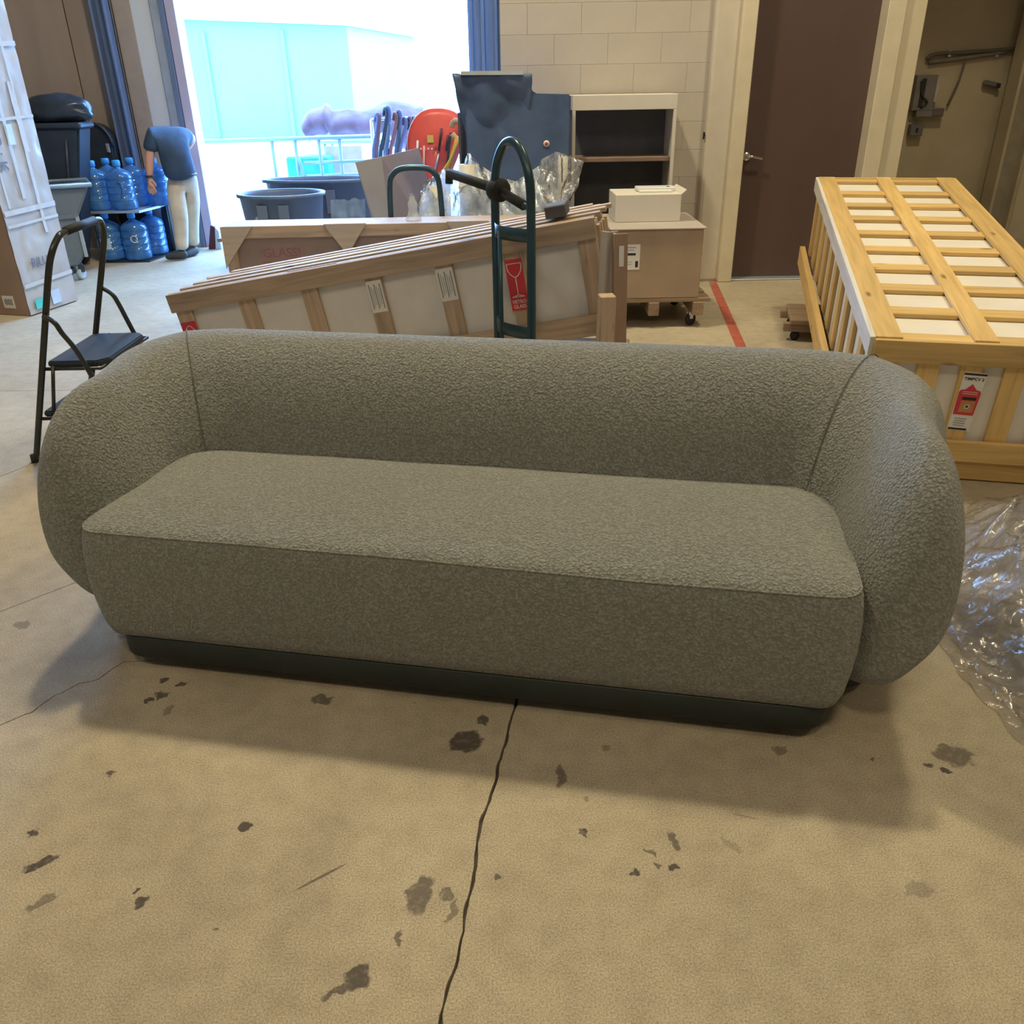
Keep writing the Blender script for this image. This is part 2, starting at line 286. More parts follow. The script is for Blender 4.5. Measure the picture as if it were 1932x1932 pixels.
def subsurf_bake(o, lv=2):
    md = o.modifiers.new('s', 'SUBSURF'); md.levels = lv; md.render_levels = lv; bpy.context.view_layer.update()
    me = bpy.data.meshes.new_from_object(o.evaluated_get(bpy.context.evaluated_depsgraph_get())); o.modifiers.clear(); o.data = me
    me.polygons.foreach_set('use_smooth', [True]*len(me.polygons)); return o
def copy_tree(o, parent=None):
    c = o.copy(); COL.objects.link(c); c.parent = parent
    for ch in [k for k in o.children]: copy_tree(ch, c)
    return c
def struct(o): o['kind'] = 'structure'; return o

# ------------------------------------------------------------------ setting: floor slabs
floor = struct(box('floor', (18, 15.2, .05), (0, 1.65, -.037), mat('joint_dirt', (.12, .10, .085), .9, var=.3, scale=30), bev=0))
def jag(pts, amp, step=.03, seed=0, near=None):
    out = []
    for i in range(len(pts)-1):
        a = Vector(pts[i]); b = Vector(pts[i+1]); L_ = (b-a).length; st = step if (abs((a.y+b.y)/2-1.3) < 2.2 and abs(a.x) < 4) else .25
        n = max(1, int(L_/st))
        for k in range(n):
            p = a.lerp(b, k/n); q = Vector((p.x*9+seed, p.y*9, seed*3.1)); w = noise.noise(q)+.6*noise.noise(q*4)
            d = (b-a).normalized(); out.append((p.x-d.y*w*amp, p.y+d.x*w*amp))
    out.append(tuple(pts[-1])); return out
def off(pts, d):
    out = []
    for i, p in enumerate(pts):
        a = Vector(pts[max(0, i-1)]); b = Vector(pts[min(len(pts)-1, i+1)]); t = (b-a).normalized(); w = d*(1+.8*noise.noise(Vector((p[0]*30, p[1]*30, 1))))
        out.append((p[0]-t.y*w, p[1]+t.x*w))
    return out
JA1 = jag([(-.62, -5.9), (-.30, 0), (-.145, .918), (-.121, 1.042), (-.095, 1.222), (-.086, 1.363), (-.063, 1.458), (-.038, 1.579), (-.007, 1.736), (.05, 2.1)], .006, .015, 1)
JA2 = jag([(.05, 2.1), (.12, 2.6), (.45, 4.45)], .005, .05, 2)
JA3 = jag([(.45, 4.45), (1.3, 9.2)], .005, .2, 3)
JB = jag([(-9, -1.6), (-2.2, 1.45), (-1.367, 1.729), (-1.308, 1.78), (-1.28, 1.856), (-1.237, 1.909), (-1.191, 1.924), (-1.144, 1.996), (-.7, 2.05), (.05, 2.1)], .010, .012, 4)
JC = jag([(-2.75, 1.31), (-2.45, 2.7), (-2.227, 3.337), (-2.142, 3.517), (-1.85, 4.5)], .004, .04, 5)
JD = jag([(-9, 4.56), (-2.85, 4.505), (-1.85, 4.5), (.45, 4.45)], .004, .06, 6)
ga, gb, gc, gd = .0034, .0018, .002, .0022
def slab(pts):
    p2 = []
    for p in pts:
        if not p2 or (Vector(p)-Vector(p2[-1])).length > .002: p2.append(p)
    bm = bmesh.new(); vs = [bm.verts.new((a, b, 0)) for a, b in p2]; f = bm.faces.new(vs); bmesh.ops.triangulate(bm, faces=[f], ngon_method='BEAUTY')
    ret = bmesh.ops.extrude_face_region(bm, geom=bm.faces[:]); bmesh.ops.translate(bm, vec=(0, 0, -.011), verts=[v for v in ret['geom'] if isinstance(v, bmesh.types.BMVert)])
    bmesh.ops.recalc_face_normals(bm, faces=bm.faces); me = bpy.data.meshes.new('slab'); bm.to_mesh(me); bm.free()
    o = link('slab', me, CONC, floor); o.location = (0, -1.65, .037); return o
kB = min(range(len(JB)), key=lambda i: abs(JB[i][0]+2.75)); C0 = JB[kB]
JC[0] = C0
kD = min(range(len(JD)), key=lambda i: abs(JD[i][0]+1.85)); JC[-1] = JD[kD]
slab(off(JA1, -ga)+off(JA2, -ga)+off(JA3, -ga)+[(9, 9.2), (9, -5.9)])
slab([(-9, -5.9)]+off(JA1, ga)+off(JB, -gb)[::-1])
slab(off(JC, -gc)+off(JD[kD:], -gd)[1:]+off(JA2, ga)[::-1]+off(JB[kB:], gb)[::-1])
slab(off(JB[:kB+1], gb)+off(JC, gc)+off(JD[:kD+1], -gd)[::-1])
slab(off(JD, gd)+off(JA3, ga)+[(-9, 9.2)])
# ------------------------------------------------------------------ walls
YB, YR = 9.25, 7.13          # wall with dock opening / office wall in front of it
xj = PY(372, 0, YB).x; xj2 = PY(440, 420, YB).x
xl = -3.10; xr = PY(883, 60, YB).x
wb = struct(box('wall_back', (6.0, .25, 6.2), (xl-.12-3.0, YB+.12, 3.1), WALLP, bev=0))
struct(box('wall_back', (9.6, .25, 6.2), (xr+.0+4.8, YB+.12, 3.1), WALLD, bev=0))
struct(box('wall_back', (3.4, .25, 2.4), ((xl+xr)/2, YB+.12, 5.0), WALLP, bev=0))
struct(box('wall_left', (.2, 15.2, 6.2), (-9.1, 1.65, 3.1), WALLP, bev=0)); struct(box('wall_right', (.2, 15.2, 6.2), (9.1, 1.65, 3.1), WALLP, bev=0))
struct(box('wall_front', (18, .2, 6.2), (0, -6, 3.1), WALLP, bev=0)); struct(box('ceiling', (18.2, 15.4, .1), (0, 1.65, 6.2), mat('ceiling_paint', (.55, .53, .5), .8), bev=0))
# office wall of painted blocks; core behind
ox0, ox1 = PY(945, 140, YR).x, PY(1338, 165, YR).x
core = struct(box('wall_right', (ox1-ox0, .12, 3.4), ((ox0+ox1)/2, YR+.11, 1.7), WALLP, bev=0))
for r_ in range(17):
    x = ox0 - (.2 if r_ % 2 else 0)
    while x < ox1-.02:
        a = max(x, ox0); b_ = min(x+.4, ox1)
        if b_-a > .03:
            o = box('block', (round(b_-a-.0012, 3), .05, .1988), (0, 0, 0), WALLP, core, bev=.0012)
            o.location = ((a+b_)/2-(ox0+ox1)/2, -.085, .1+.2*r_-1.7)
        x += .4
struct(box('wall_right', (.24, 2.0, 3.4), (ox0+.12, YR+1.07, 1.7), WALLP, bev=0))
# pilaster between blocks and door, door frame, cream strip
px0, px1 = ox1, PY(1378, 330, YR).x
struct(box('trim_1', (px1-px0+.02, .30, 3.4), ((px0+px1)/2, YR+.06, 1.7), mat('pilaster_paint', (.62, .57, .48), .6, var=.04), bev=.02))
dl = PY(1390, 330, YR).x-.02; dr_ = PY(1613, 330, YR).x
struct(box('trim_2', (.11, .16, 2.6), (dl-.03, YR-.06, 1.3), CREAM, bev=.006))
dd = struct(empty('door_1', ((dl+dr_)/2, YR+.03, 0)))
box('door_leaf', (dr_-dl, .05, 2.5), (0, 0, 1.26), DOORM, dd)
hp = PY(1408, 295, YR); hd = lathe('door_handle', [(.032, 0), (.034, .008), (.028, .016), (.012, .02), (.011, .055), (.0, .058)], CHROME, dd, 20, (hp.x-(dl+dr_)/2+.0, -.03, hp.z), (math.pi/2, 0, 0))
tube('lever', [(0, 0, .05), (.03, .002, .058), (.07, -.006, .055), (.115, -.016, .05)], .009, CHROME, hd, 10, 4)
box('threshold', (dr_-dl+.1, .12, .012), (0, -.07, .006), STEEL, dd)
sx0, sx1 = dr_, PY(1740, 0, YR).x
struct(box('trim_3', (.13, .16, 3.4), (sx0+.065, YR-.06, 1.7), CREAM, bev=.006))
struct(box('trim_4', (sx1-sx0-.12, .25, 3.4), ((sx0+sx1)/2+.06, YR+.02, 1.7), mat('strip_paint', (.66, .59, .44), .55, var=.04), bev=.004))
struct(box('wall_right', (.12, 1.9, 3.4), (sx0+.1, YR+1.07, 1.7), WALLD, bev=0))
# recess wall pieces
YQ = 8.9
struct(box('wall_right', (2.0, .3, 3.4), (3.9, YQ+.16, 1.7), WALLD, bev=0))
struct(box('wall_right', (4.2, .3, 3.4), (7.0, YQ+.03, 1.7), mat('lit_recess_paint', (.52, .45, .33), .8, var=.05), bev=0))  # brighter wall end: light put into a paler copy of the recess paint
struct(box('ceiling', (6.1, 2.0, .15), (6.2, YR+1.0, 3.45), WALLD, bev=0))  # unseen low soffit slab, added to shade the recess wall
po = empty('steel_post', (4.80, YQ-.25, 0), label='dark vertical steel post by the recessed wall behind the yellow crate', cat='post')
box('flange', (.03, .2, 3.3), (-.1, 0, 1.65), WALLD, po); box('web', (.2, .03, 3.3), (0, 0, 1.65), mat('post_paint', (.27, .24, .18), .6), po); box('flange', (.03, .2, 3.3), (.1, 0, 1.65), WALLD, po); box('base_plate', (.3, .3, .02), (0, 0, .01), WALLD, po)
# back wall cladding at the left
CLAD = mat('tan_cladding', (.36, .29, .24), .75, var=.08, scale=2, stretch=(3, 3, .4))
def xp(x, y, Y=YB): return PY(x, y, Y).x
for a, b_ in ((-5.6, xp(120, 0)), (xp(120, 0)+.012, xp(185, 0)-.02)):
    box('cladding_panel', (b_-a, .05, 3.6), ((a+b_)/2-(xl-.12-3.0), -.15, -1.3), CLAD, wb, bev=.004)
sp = empty('wall_column', ((xp(187, 0)+xp(205, 0))/2+.02, YB-.18, 0), label='blue grey steel channel column against the tan wall behind the water bottles', cat='column')
box('web', (.14, .04, 3.6), (0, .06, 1.8), BLUEST, sp); box('flange', (.02, .14, 3.6), (-.06, 0, 1.8), BLUEST, sp); box('flange', (.02, .14, 3.6), (.06, 0, 1.8), BLUEST, sp)
a, b_ = xp(207, 0)+.03, xp(247, 0)
box('cladding_panel', (b_-a, .05, 3.6), ((a+b_)/2-(xl-.12-3.0), -.15, -1.3), mat('tan_cladding_light', (.40, .34, .29), .7, var=.06), wb, bev=.004)
a, b_ = xp(247, 0), xp(318, 0)
wp = empty('wall_panel', ((a+b_)/2, YB-.03, 1.1), label='tall white panel on the back wall above the bending person', cat='panel')
box('panel_board', (b_-a, .04, 2.4), (0, 0, 1.25), mat('white_panel', (.66, .72, .78), .35, var=.02), wp); box('bottom_rail', (b_-a+.01, .06, .07), (0, -.01, .0), STEEL, wp)
# dock opening: guide rail + lavender edge, right column
dj = struct(empty('door_2', (xl-.1, YB-.02, 0)))
box('guide_rail', (.09, .10, 4.0), (-.06, -.02, 2.0), STEEL, dj); box('guide_rail', (.05, .16, 4.0), (.01, -.02, 2.0), BLUEST, dj); box('edge_trim', (.09, .22, 4.0), (.085, .02, 2.0), mat('lavender_edge', (.50, .48, .66), .5, var=.04), dj)
cx0, cx1 = xp(884, 60), xp(945, 60)
st = struct(empty('trim_5', ((cx0+cx1)/2, YB-.05, 0)))
box('column_web', (cx1-cx0, .2, 4.0), (0, 0, 2.0), BLUEST, st); 
for k in (-.4, -.05, .35): box('column_rib', (.035, .05, 4.0), (k*(cx1-cx0), -.12, 2.0), BLUEST, st)
bs = empty('door_bumper', PY(403, 462, 9.0)*1, label='dark slanted door bumper standing at the foot of the dock door jamb', cat='bumper'); bs.location.z = 0
prism('red_guard', [(-.05, 0), (.02, 0), (.05, .22), (.01, .24)], -.03, .03, mat('maroon_rubber', (.07, .02, .03), .5), bs, bev=.004); prism('steel_guard', [(.03, 0), (.09, 0), (.09, .18), (.06, .22)], -.05, .02, STEEL, bs, bev=.004)
# red floor tape
t0, t1 = PZ(1343, 530), PZ(1400, 660)
V = [(t0.x-.03, t0.y, .0012), (t0.x+.035, t0.y, .0012), (t1.x+.035, t1.y, .0012), (t1.x-.03, t1.y, .0012)]
tp = mesh_obj('floor_tape', V+[(a, b, 0) for a, b, c in V], [(0, 1, 2, 3), (7, 6, 5, 4), (0, 4, 5, 1), (1, 5, 6, 2), (2, 6, 7, 3), (3, 7, 4, 0)], REDT)
tag(tp, 'worn red tape stripe on the floor leading to the brown door', 'floor tape')
# ceiling lamps
for i, (x, y, z, w, s, c) in enumerate(LAMPS):
    l = empty('ceiling_lamp', (x, y, z), label='high bay ceiling lamp '+('above the tilted pine crate', 'above the yellow crate', 'above the open floor in front of the sofa', 'above the floor at the front right', 'above the floor at the front left')[i], cat='lamp', group='high bay ceiling lamps')
    lathe('lamp_shade', [(.12, .28), (.2, .2), (s*.75, .02), (s*.76, 0), (s*.74, .015), (.19, .19), (.11, .27)], STEEL, l)
    la = bpy.data.lights.new('lamp_light', 'AREA'); la.shape = 'DISK'; la.size = s; la.energy = w; la.color = c
    lo = bpy.data.objects.new('lamp_light', la); COL.objects.link(lo); lo.parent = l; lo.location = (0, 0, -.01)
# ------------------------------------------------------------------ sofa
AYAW = math.radians(-11.14)
sofa = empty('sofa', (-.173, 1.778, 0), (0, 0, AYAW), 'long rounded grey green boucle sofa with curved wrap-around back on the concrete floor', 'sofa')
ARM = [(0.0000,0.1000),(-0.0050,0.2500),(0.0000,0.4191),(0.0214,0.5149),(0.0507,0.6106),(0.0862,0.6921),(0.1190,0.7441),(0.1451,0.7591),(0.1881,0.7391),(0.2242,0.6776),(0.2495,0.5818),(0.2568,0.4670),(0.2459,0.3500),(0.1874,0.2200),(0.1351,0.1300),(0.1040,0.0950),(0.0593,0.0880)]
BAK = [(0.0000,0.1000),(-0.0050,0.2500),(0.0000,0.4212),(0.0400,0.5274),(0.0896,0.6282),(0.1434,0.7104),(0.2080,0.7619),(0.2872,0.7839),(0.3566,0.7699),(0.4210,0.7104),(0.4606,0.6122),(0.4705,0.4849),(0.4507,0.3500),(0.2968,0.2000),(0.1956,0.1200),(0.1212,0.0920),(0.0662,0.0880)]
HU, VB, RC = .975, .53, .13
def shell_stations():
    st = []   # (u, v, nu, nv, k, f, side)
    for side in (-1, 1):
        nose = .059 if side < 0 else .017
        L_ = .28; vc = nose+L_; arr = []
        for th in (89.5, 82, 74, 64, 54, 43, 32, 20, 9, 0):
            a = math.radians(th); arr.append((side*HU, vc-L_*math.sin(a), side*1.0, 0.0, 0.0, max(.02, math.cos(a))**(2/2.775)))
        c = (side*(HU-RC), VB-RC)
        for q in range(0, 7):
            a = math.radians(90*q/6); k = q/6; k = k*k*(3-2*k)
            arr.append((c[0]+side*RC*math.cos(a), c[1]+RC*math.sin(a), side*math.cos(a), math.sin(a), k, 1.0))
        st.append(arr)
    left = st[0]; right = st[1][::-1]; mid = [(u, VB, 0, 1.0, 1.0, 1.0) for u in np.linspace(-.74, .74, 9)]
    return left, mid, right
left, mid, right = shell_stations()
ALL = left+mid+right
def sect(s):
    u, v, nu, nv, k, f = s; out = []
    for (an, az), (bn, bz) in zip(ARM, BAK):
        n = an*(1-k)+bn*k; z = az*(1-k)+bz*k
        n *= 1+min(1, max(0, n/.2))*.40*4*k*(1-k)
        n = .15+(n-.15)*f**.75; z = .297+(z-.297)*f
        if k > .3 and z < .62 and an < .12: n -= .008*math.sin(z*55+u*38)*max(0, 1-abs(abs(u)-.88)*9)
        out.append((u+nu*n, v+nv*n, z))
    return out
def shell_part(name, sts, cap0, cap1):
    V = []; Fc = []; m_ = 17
    for s in sts: V += sect(s)
    for i in range(len(sts)-1):
        for j in range(m_): Fc.append((i*m_+j, i*m_+(j+1) % m_, (i+1)*m_+(j+1) % m_, (i+1)*m_+j))
    if cap0: Fc.append(tuple(range(m_)))
    if cap1: Fc.append(tuple((len(sts)-1)*m_+j for j in range(m_)))
    o = mesh_obj(name, V, Fc, FAB, sofa, True)
    return subsurf_bake(o, 2)
ks = 10+4        # seam index inside the corner
LI = len(left); RI = LI+len(mid)
nA = len(ALL)
shell_part('armrest', ALL[:ks+1], 1, 0)
shell_part('backrest', ALL[ks:nA-ks], 0, 0)
shell_part('armrest', ALL[nA-ks-1:], 0, 1)
for idx in (ks, nA-ks-1):
    s = ALL[idx]; pts = [Vector(p) for p in sect(s)]; c = Vector((s[0]+s[2]*.2, s[1]+s[3]*.2, .43))
    tube('seam', [c+(p-c)*0.996 for p in pts], .0016, FABS, sofa, 8, 4, True)
# seat
def rrect(hu, v0, v1, r, n=10, bow=0.):
    pts = []
    for (cx, cy, a0) in ((hu-r, v0+r, -90), (hu-r, v1-r, 0), (-hu+r, v1-r, 90), (-hu+r, v0+r, 180)):
        for k in range(n+1):
            a = math.radians(a0+90*k/n); pts.append((cx+r*math.cos(a), cy+r*math.sin(a)))
    out = []
    for i in range(len(pts)):
        a = pts[i]; b = pts[(i+1) % len(pts)]; d = math.hypot(a[0]-b[0], a[1]-b[1]); m_ = max(1, int(d/.06))
        for k in range(m_): out.append((a[0]+(b[0]-a[0])*k/m_, a[1]+(b[1]-a[1])*k/m_))
    return out
def ringloft(name, rings, m, parent):
    n = len(rings[0]); V = [p for r in rings for p in r]; Fc = []
    for i in range(len(rings)-1):
        for j in range(n): Fc.append((i*n+j, i*n+(j+1) % n, (i+1)*n+(j+1) % n, (i+1)*n+j))
    Fc.append(tuple(range(n))); Fc.append(tuple((len(rings)-1)*n+j for j in range(n)))
    return mesh_obj(name, V, Fc, m, parent, True)
base = [(u-.016, v) for u, v in rrect(1.012, 0, .60, .062)]
lev = [(.110, .022), (.118, .008), (.15, .000), (.21, -.006), (.28, -.010), (.36, -.008), (.425, .000), (.440, .004), (.448, .007), (.4535, .014), (.459, .028), (.464, .05), (.470, .10), (.475, .17), (.477, .24)]
rings = []
for z, ins in lev:
    ring = []
    for (u, v) in base:
        s = Vector((u, v-.3)); k = 1-ins/max(.3, 0.0001) if True else 1
        # inset toward the medial line
        uu = u-math.copysign(min(abs(u), ins*1.0), u) if abs(u) > .69 else u*(1-ins*.0)
        uu = u*(1-ins/.985) ; vv = .3+(v-.3)*(1-ins/.3)
        lump = .004*noise.noise(Vector((u*3, v*4, z*2)))*max(0, 1-ins/.16)
        ring.append((uu, vv, z+lump*(z > .44)-(.010*math.exp(-((u-.62)/.5)**2)*max(0, 1-ins/.12) if z > .43 and v < .12 else 0)))
    rings.append(ring)
ringloft('seat', rings, FAB, sofa)
tube('seam', [(p[0]*1.0005, .3+(p[1]-.3)*1.002, p[2]) for p in rings[8]], .0028, FAB, sofa, 8, 0, True)
# plinths + feet
pl = [(u-.012, v) for u, v in rrect(.985, .008, .60, .085, 8)]
ringloft('plinth', [[(u*(1-i_), .3+(v-.3)*(1-i_*2.6), z) for u, v in pl] for z, i_ in ((.040, .006), (.045, .0), (.108, .0), (.113, .006))], PLINTH, sofa)
pl3 = rrect(.90, .085, .62, .07, 8)
ringloft('recessed_base', [[(u, v, z) for u, v in pl3] for z in (.0, .043)], RUBBER, sofa)
pl2 = rrect(1.14, .18, .93, .16, 8)
ringloft('plinth', [[(u, v, z) for u, v in pl2] for z in (.05, .098)], PLINTH, sofa)
for (u, v) in ((-1.0, .8), (1.0, .8), (1.03, .33), (-1.03, .33)):
    lathe('foot', [(.0, 0), (.062, 0), (.07, .006), (.072, .050), (.0, .052)], RUBBER, sofa, 20, (u, v, 0), sx=1.25)
for e_ in (0,):
    bm = None
# ------------------------------------------------------------------ yellow crate at right
cr = empty('wooden_crate', (1.431, 3.244, .004), (0, 0, 0), 'long yellow pine slatted shipping crate with cream panels, at the right behind the sofa', 'crate')
cr.rotation_euler = (Matrix.Rotation(-.231, 4, 'Z') @ Matrix.Rotation(.109, 4, 'X')).to_euler()
Wc, Lc, Hc = .816, 2.812, .601
def slat(L_, w, th, loc, m, ax, wd): return board('slat', L_, w, th, loc, m, cr, ax, wd)
# inner panels
box('panel', (Wc-.09, Lc-.12, .02), (Wc/2, Lc/2, Hc-.042), WHITEC, cr); box('panel', (.02, Lc-.12, Hc-.12), (.034, Lc/2, Hc/2), WHITEP, cr)
box('panel', (Wc-.09, .02, Hc-.12), (Wc/2, .033, Hc/2), WHITEC, cr); box('panel', (.02, Lc-.12, Hc-.12), (Wc-.045, Lc/2, Hc/2), WHITEC, cr); box('panel', (Wc-.1, .02, Hc-.12), (Wc/2, Lc-.045, Hc/2), WHITEC, cr)
for x, w in ((.05, .10), (.398, .085), (.766, .10)):
    s_ = slat(Lc, w, .019, (x, Lc/2, Hc-.0095), PINEY, 'y', 'x'); s_.name = 'rail'
for k in range(10):
    y = .042+k*.2985 if k < 9 else Lc-.042
    for xa, xb in ((.10, .355), (.441, .716)): slat(xb-xa+.004, .078 if k in (0, 9) else .088, .019, ((xa+xb)/2, y, Hc-.0095-.012), PINEY, 'x', 'y')
# front
s_ = board('rail', Wc, .09, .02, (Wc/2, -.010, Hc-.052), PINEY, cr, 'x', 'z'); board('rail', Wc, .09, .02, (Wc/2, -.012, .135), PINEY, cr, 'x', 'z'); board('rail', Wc, .085, .018, (Wc/2, .002, .045), PINEY, cr, 'x', 'z')
for k in range(5): slat(Hc-.2, .078, .018, (.062+.155*k, .012, .33), PINEY, 'z', 'x')
# left side
WR = wood('peeling_white_rail', (.66, .64, .58), .75)
s_ = board('rail', Lc, .085, .02, (-.008, Lc/2, Hc-.045), WR, cr, 'y', 'z'); s_['label'] = 'whitewashed side rail with peeling film'
board('rail', Lc, .12, .035, (-.03, Lc/2+.06, .07), PINEY, cr, 'y', 'z')
for k in range(11): slat(Hc-.17, .085, .018, (.014, .05+k*.271, .32), PINEY, 'z', 'y')
board('rail', Lc, .085, .02, (Wc+.008, Lc/2, Hc-.045), PINEY, cr, 'y', 'z'); board('rail', Lc, .12, .035, (Wc+.03, Lc/2, .07), PINEY, cr, 'y', 'z')
for k in range(11): slat(Hc-.17, .085, .018, (Wc-.014, .05+k*.271, .32), PINEY, 'z', 'y')
for k in range(5): slat(Hc-.2, .078, .018, (.062+.155*k, Lc-.012, .33), PINEY, 'z', 'x')
board('rail', Wc, .09, .02, (Wc/2, Lc+.01, Hc-.052), PINEY, cr, 'x', 'z')
for x in (.02, .40, .79): slat(Lc-.04, .08, .03, (x, Lc/2, .0), PINEY, 'y', 'x') if False else None
for q in range(3): board('skid', Lc-.1, .06, .05, (.1+.31*q, Lc/2, .03), PINEY, cr, 'y', 'x')
# tip indicator label on front
lb = box('label', (.082, .0016, .25), (.385, .0018, .345), PAPER, cr, bev=0); lb['label'] = 'white shipping label with a red arrow'
lb.rotation_euler = (0, .04, 0)
box('bar', (.082, .0012, .008), (0, -.0014, .118), INK, lb, bev=0); box('bar', (.068, .0012, .008), (-.004, -.0014, -.118), INK, lb, bev=0)
text('lettering', 'TIMPCV 2', .017, INK, lb, (0, -.0014, .098), sx=1.0)
prism('arrow', [(-.037, -.055), (.037, -.055), (.04, .04), (.036, .05), (.02, .054), (0, .078), (-.02, .054), (-.036, .05), (-.04, .04)], -.0012, -.0022, RED, lb)
box('window_patch', (.052, .001, .05), (.004, -.0026, -.018), mat('orange_patch', (.55, .25, .09), .6), lb, bev=0); box('bar', (.05, .001, .012), (.004, -.0028, .016), INK, lb, bev=0)
lathe('ring_mark', [(.010, 0), (.010, .0006), (.007, .0006), (.007, 0)], PAPER, lb, 20, (.004, -.0032, -.018), (math.pi/2, 0, 0)); lathe('dot_mark', [(.0, .0006), (.0042, .0006), (.0042, 0)], INK, lb, 16, (.004, -.0036, -.018), (math.pi/2, 0, 0))
for q in range(4): box('text_line', (.045-.006*(q % 2), .001, .0035), (-.004, -.0012, -.072-.010*q), mat('grey_print', (.3, .3, .28), .6), lb, bev=0)
for q in range(2): box('text_line', (.055, .001, .003), (.0, -.0028, .044-.008*q), PALEP, lb, bev=0)
rl = box('label', (.0016, .07, .16), (-.002+.004, .02, .30), RED, cr, bev=0)
# support under raised far end of the yellow crate
su = empty('furniture_dolly', (2.2, 5.6, 0), (0, 0, -.231), 'wooden dolly under the far end of the yellow slatted crate', 'dolly')
for q in range(4): box('dolly_board', (.14, .45, .03), (-.27+.18*q, 0, .125), PALLET, su)
for q in (-1, 1):
    box('dolly_rail', (.75, .06, .05), (0, q*.17, .085), PALLET, su)
    for p in (-1, 1): lathe('caster', [(.0, -.012), (.028, -.012), (.03, 0), (.028, .012), (0, .012)], RUBBER, su, 16, (p*.3, q*.17, .03), (math.pi/2, 0, 0))
su2 = copy_tree(su); su2.location = (1.95, 4.55, 0); su.location = (2.15, 5.35, 0); su['label'] = 'wooden dolly under the far end of the yellow slatted crate'
bpy.data.objects.remove(su2.children[0]) if False else None
for ch in [c for c in su2.children]: bpy.data.objects.remove(ch)
bpy.data.objects.remove(su2)
# ------------------------------------------------------------------ tilted crate behind the sofa
cg = empty('wooden_crate', (-1.639, 4.308, .006), (0, 0, 0), 'tilted pale pine crate with white panels and glass warning label, behind the sofa', 'crate')
cg.rotation_euler = (Matrix.Rotation(-.165, 4, 'Z') @ Matrix.Rotation(-.18, 4, 'Y')).to_euler()
Lg, Hg, Dg = 2.197, .56, .418
box('panel', (Lg-.06, .02, Hg-.08), (Lg/2, .028, Hg/2), WHITEP, cg); box('panel', (Lg-.06, .02, Hg-.08), (Lg/2, Dg-.028, Hg/2), WHITEP, cg)
for a in (.03, Lg-.03): box('panel', (.02, Dg-.08, Hg-.1), (a, Dg/2, Hg/2), WHITEP, cg)
board('rail', Lg, .092, .022, (Lg/2, -.012, Hg-.046), PINE, cg, 'x', 'z'); board('rail', Lg, .10, .022, (Lg/2, -.012, .075), PINE, cg, 'x', 'z')
board('rail', Lg, .092, .022, (Lg/2, Dg+.012, Hg-.046), PINE, cg, 'x', 'z'); board('rail', Lg, .10, .022, (Lg/2, Dg+.012, .075), PINE, cg, 'x', 'z')
SX = (.055, .41, .757, 1.096, 1.457, 1.80, 2.15)
for i, x in enumerate(SX):
    board('slat', Hg-.16, .086, .018, (x, .008, Hg/2), PINE, cg, 'z', 'x'); board('slat', Hg-.16, .086, .018, (x, Dg-.008, Hg/2), PINE, cg, 'z', 'x')
# top: long rails with white panel edges between
for q, (y, w, m_, z) in enumerate([(.018, .034, PINE, .0), (.062, .03, WHITEP, -.008), (.115, .05, PINE, .004), (.168, .028, WHITEP, -.006), (.225, .06, PINE, .006), (.285, .028, WHITEP, -.006), (.335, .045, PINE, .005), (.395, .05, PINE, .010)]):
    board('top_rail', Lg-.0-(.03*q if q % 2 else 0), w, .02, (Lg/2+.01*q, y, Hg-.008+z), m_, cg, 'x', 'y')
board('splice', .26, .02, .008, (.80, .018, Hg+.001), PALLET, cg, 'x', 'y')
# paper labels on slats 4 and 5
for x, w in ((1.094, .078), (1.455, .086)):
    l = box('label', (w, .0016, .155), (x, -.0018, .375), PAPER, cg, bev=0); l['label'] = 'white paper shipping label'
    for q in range(7): box('text_line', (.003 if q % 3 else .006, .001, .12-.02*(q % 3)), (-w/2+.012+q*w/8.5, -.0012, .0), mat('grey_print', (.3, .3, .28), .6), l, bev=0)
# wine glass warning label
gl = box('label', (.082, .0016, .24), (1.79, -.0028, .318), RED, cg, bev=0); gl['label'] = 'red fragile label with a white wine glass'
gl.rotation_euler = (0, .02, 0)
for s_ in (-1, 1): tube('glass_mark', [(s_*.034, -.0012, .10), (s_*.032, -.0012, .072), (s_*.018, -.0012, .048), (0, -.0012, .035)], .0024, PAPER, gl, 6, 4)
tube('glass_mark', [(-.034, -.0012, .10), (.034, -.0012, .10)], .0022, PAPER, gl, 6); tube('glass_mark', [(0, -.0012, .036), (0, -.0012, -.048)], .0024, PAPER, gl, 6)
tube('glass_mark', [(-.03, -.0012, -.056), (0, -.0012, -.046), (.03, -.0012, -.056)], .0024, PAPER, gl, 6); tube('glass_mark', [(-.03, -.0012, -.056), (.03, -.0012, -.056)], .002, PAPER, gl, 6)
text('lettering', 'VETRO', .024, PAPER, gl, (0, -.0012, -.079), sx=.92); text('lettering', 'GLASS', .024, PAPER, gl, (0, -.0012, -.102), sx=.92)
r2_ = box('label', (.085, .0016, .10), (.058, -.0028, .36), RED, cg, bev=0); r2_['label'] = 'red label with a pale curve at the crate end'
tube('curve_mark', [(-.03, -.0012, .0), (0, -.0012, .03), (.03, -.0012, .0)], .003, PALEP, r2_, 6, 4)
# fanned end boards
for q in range(4):
    b_ = board('end_board', .50, .05, .016, (Lg+.008+.006*q, .04+.075*q, .27), PINE, cg, 'z', 'y')
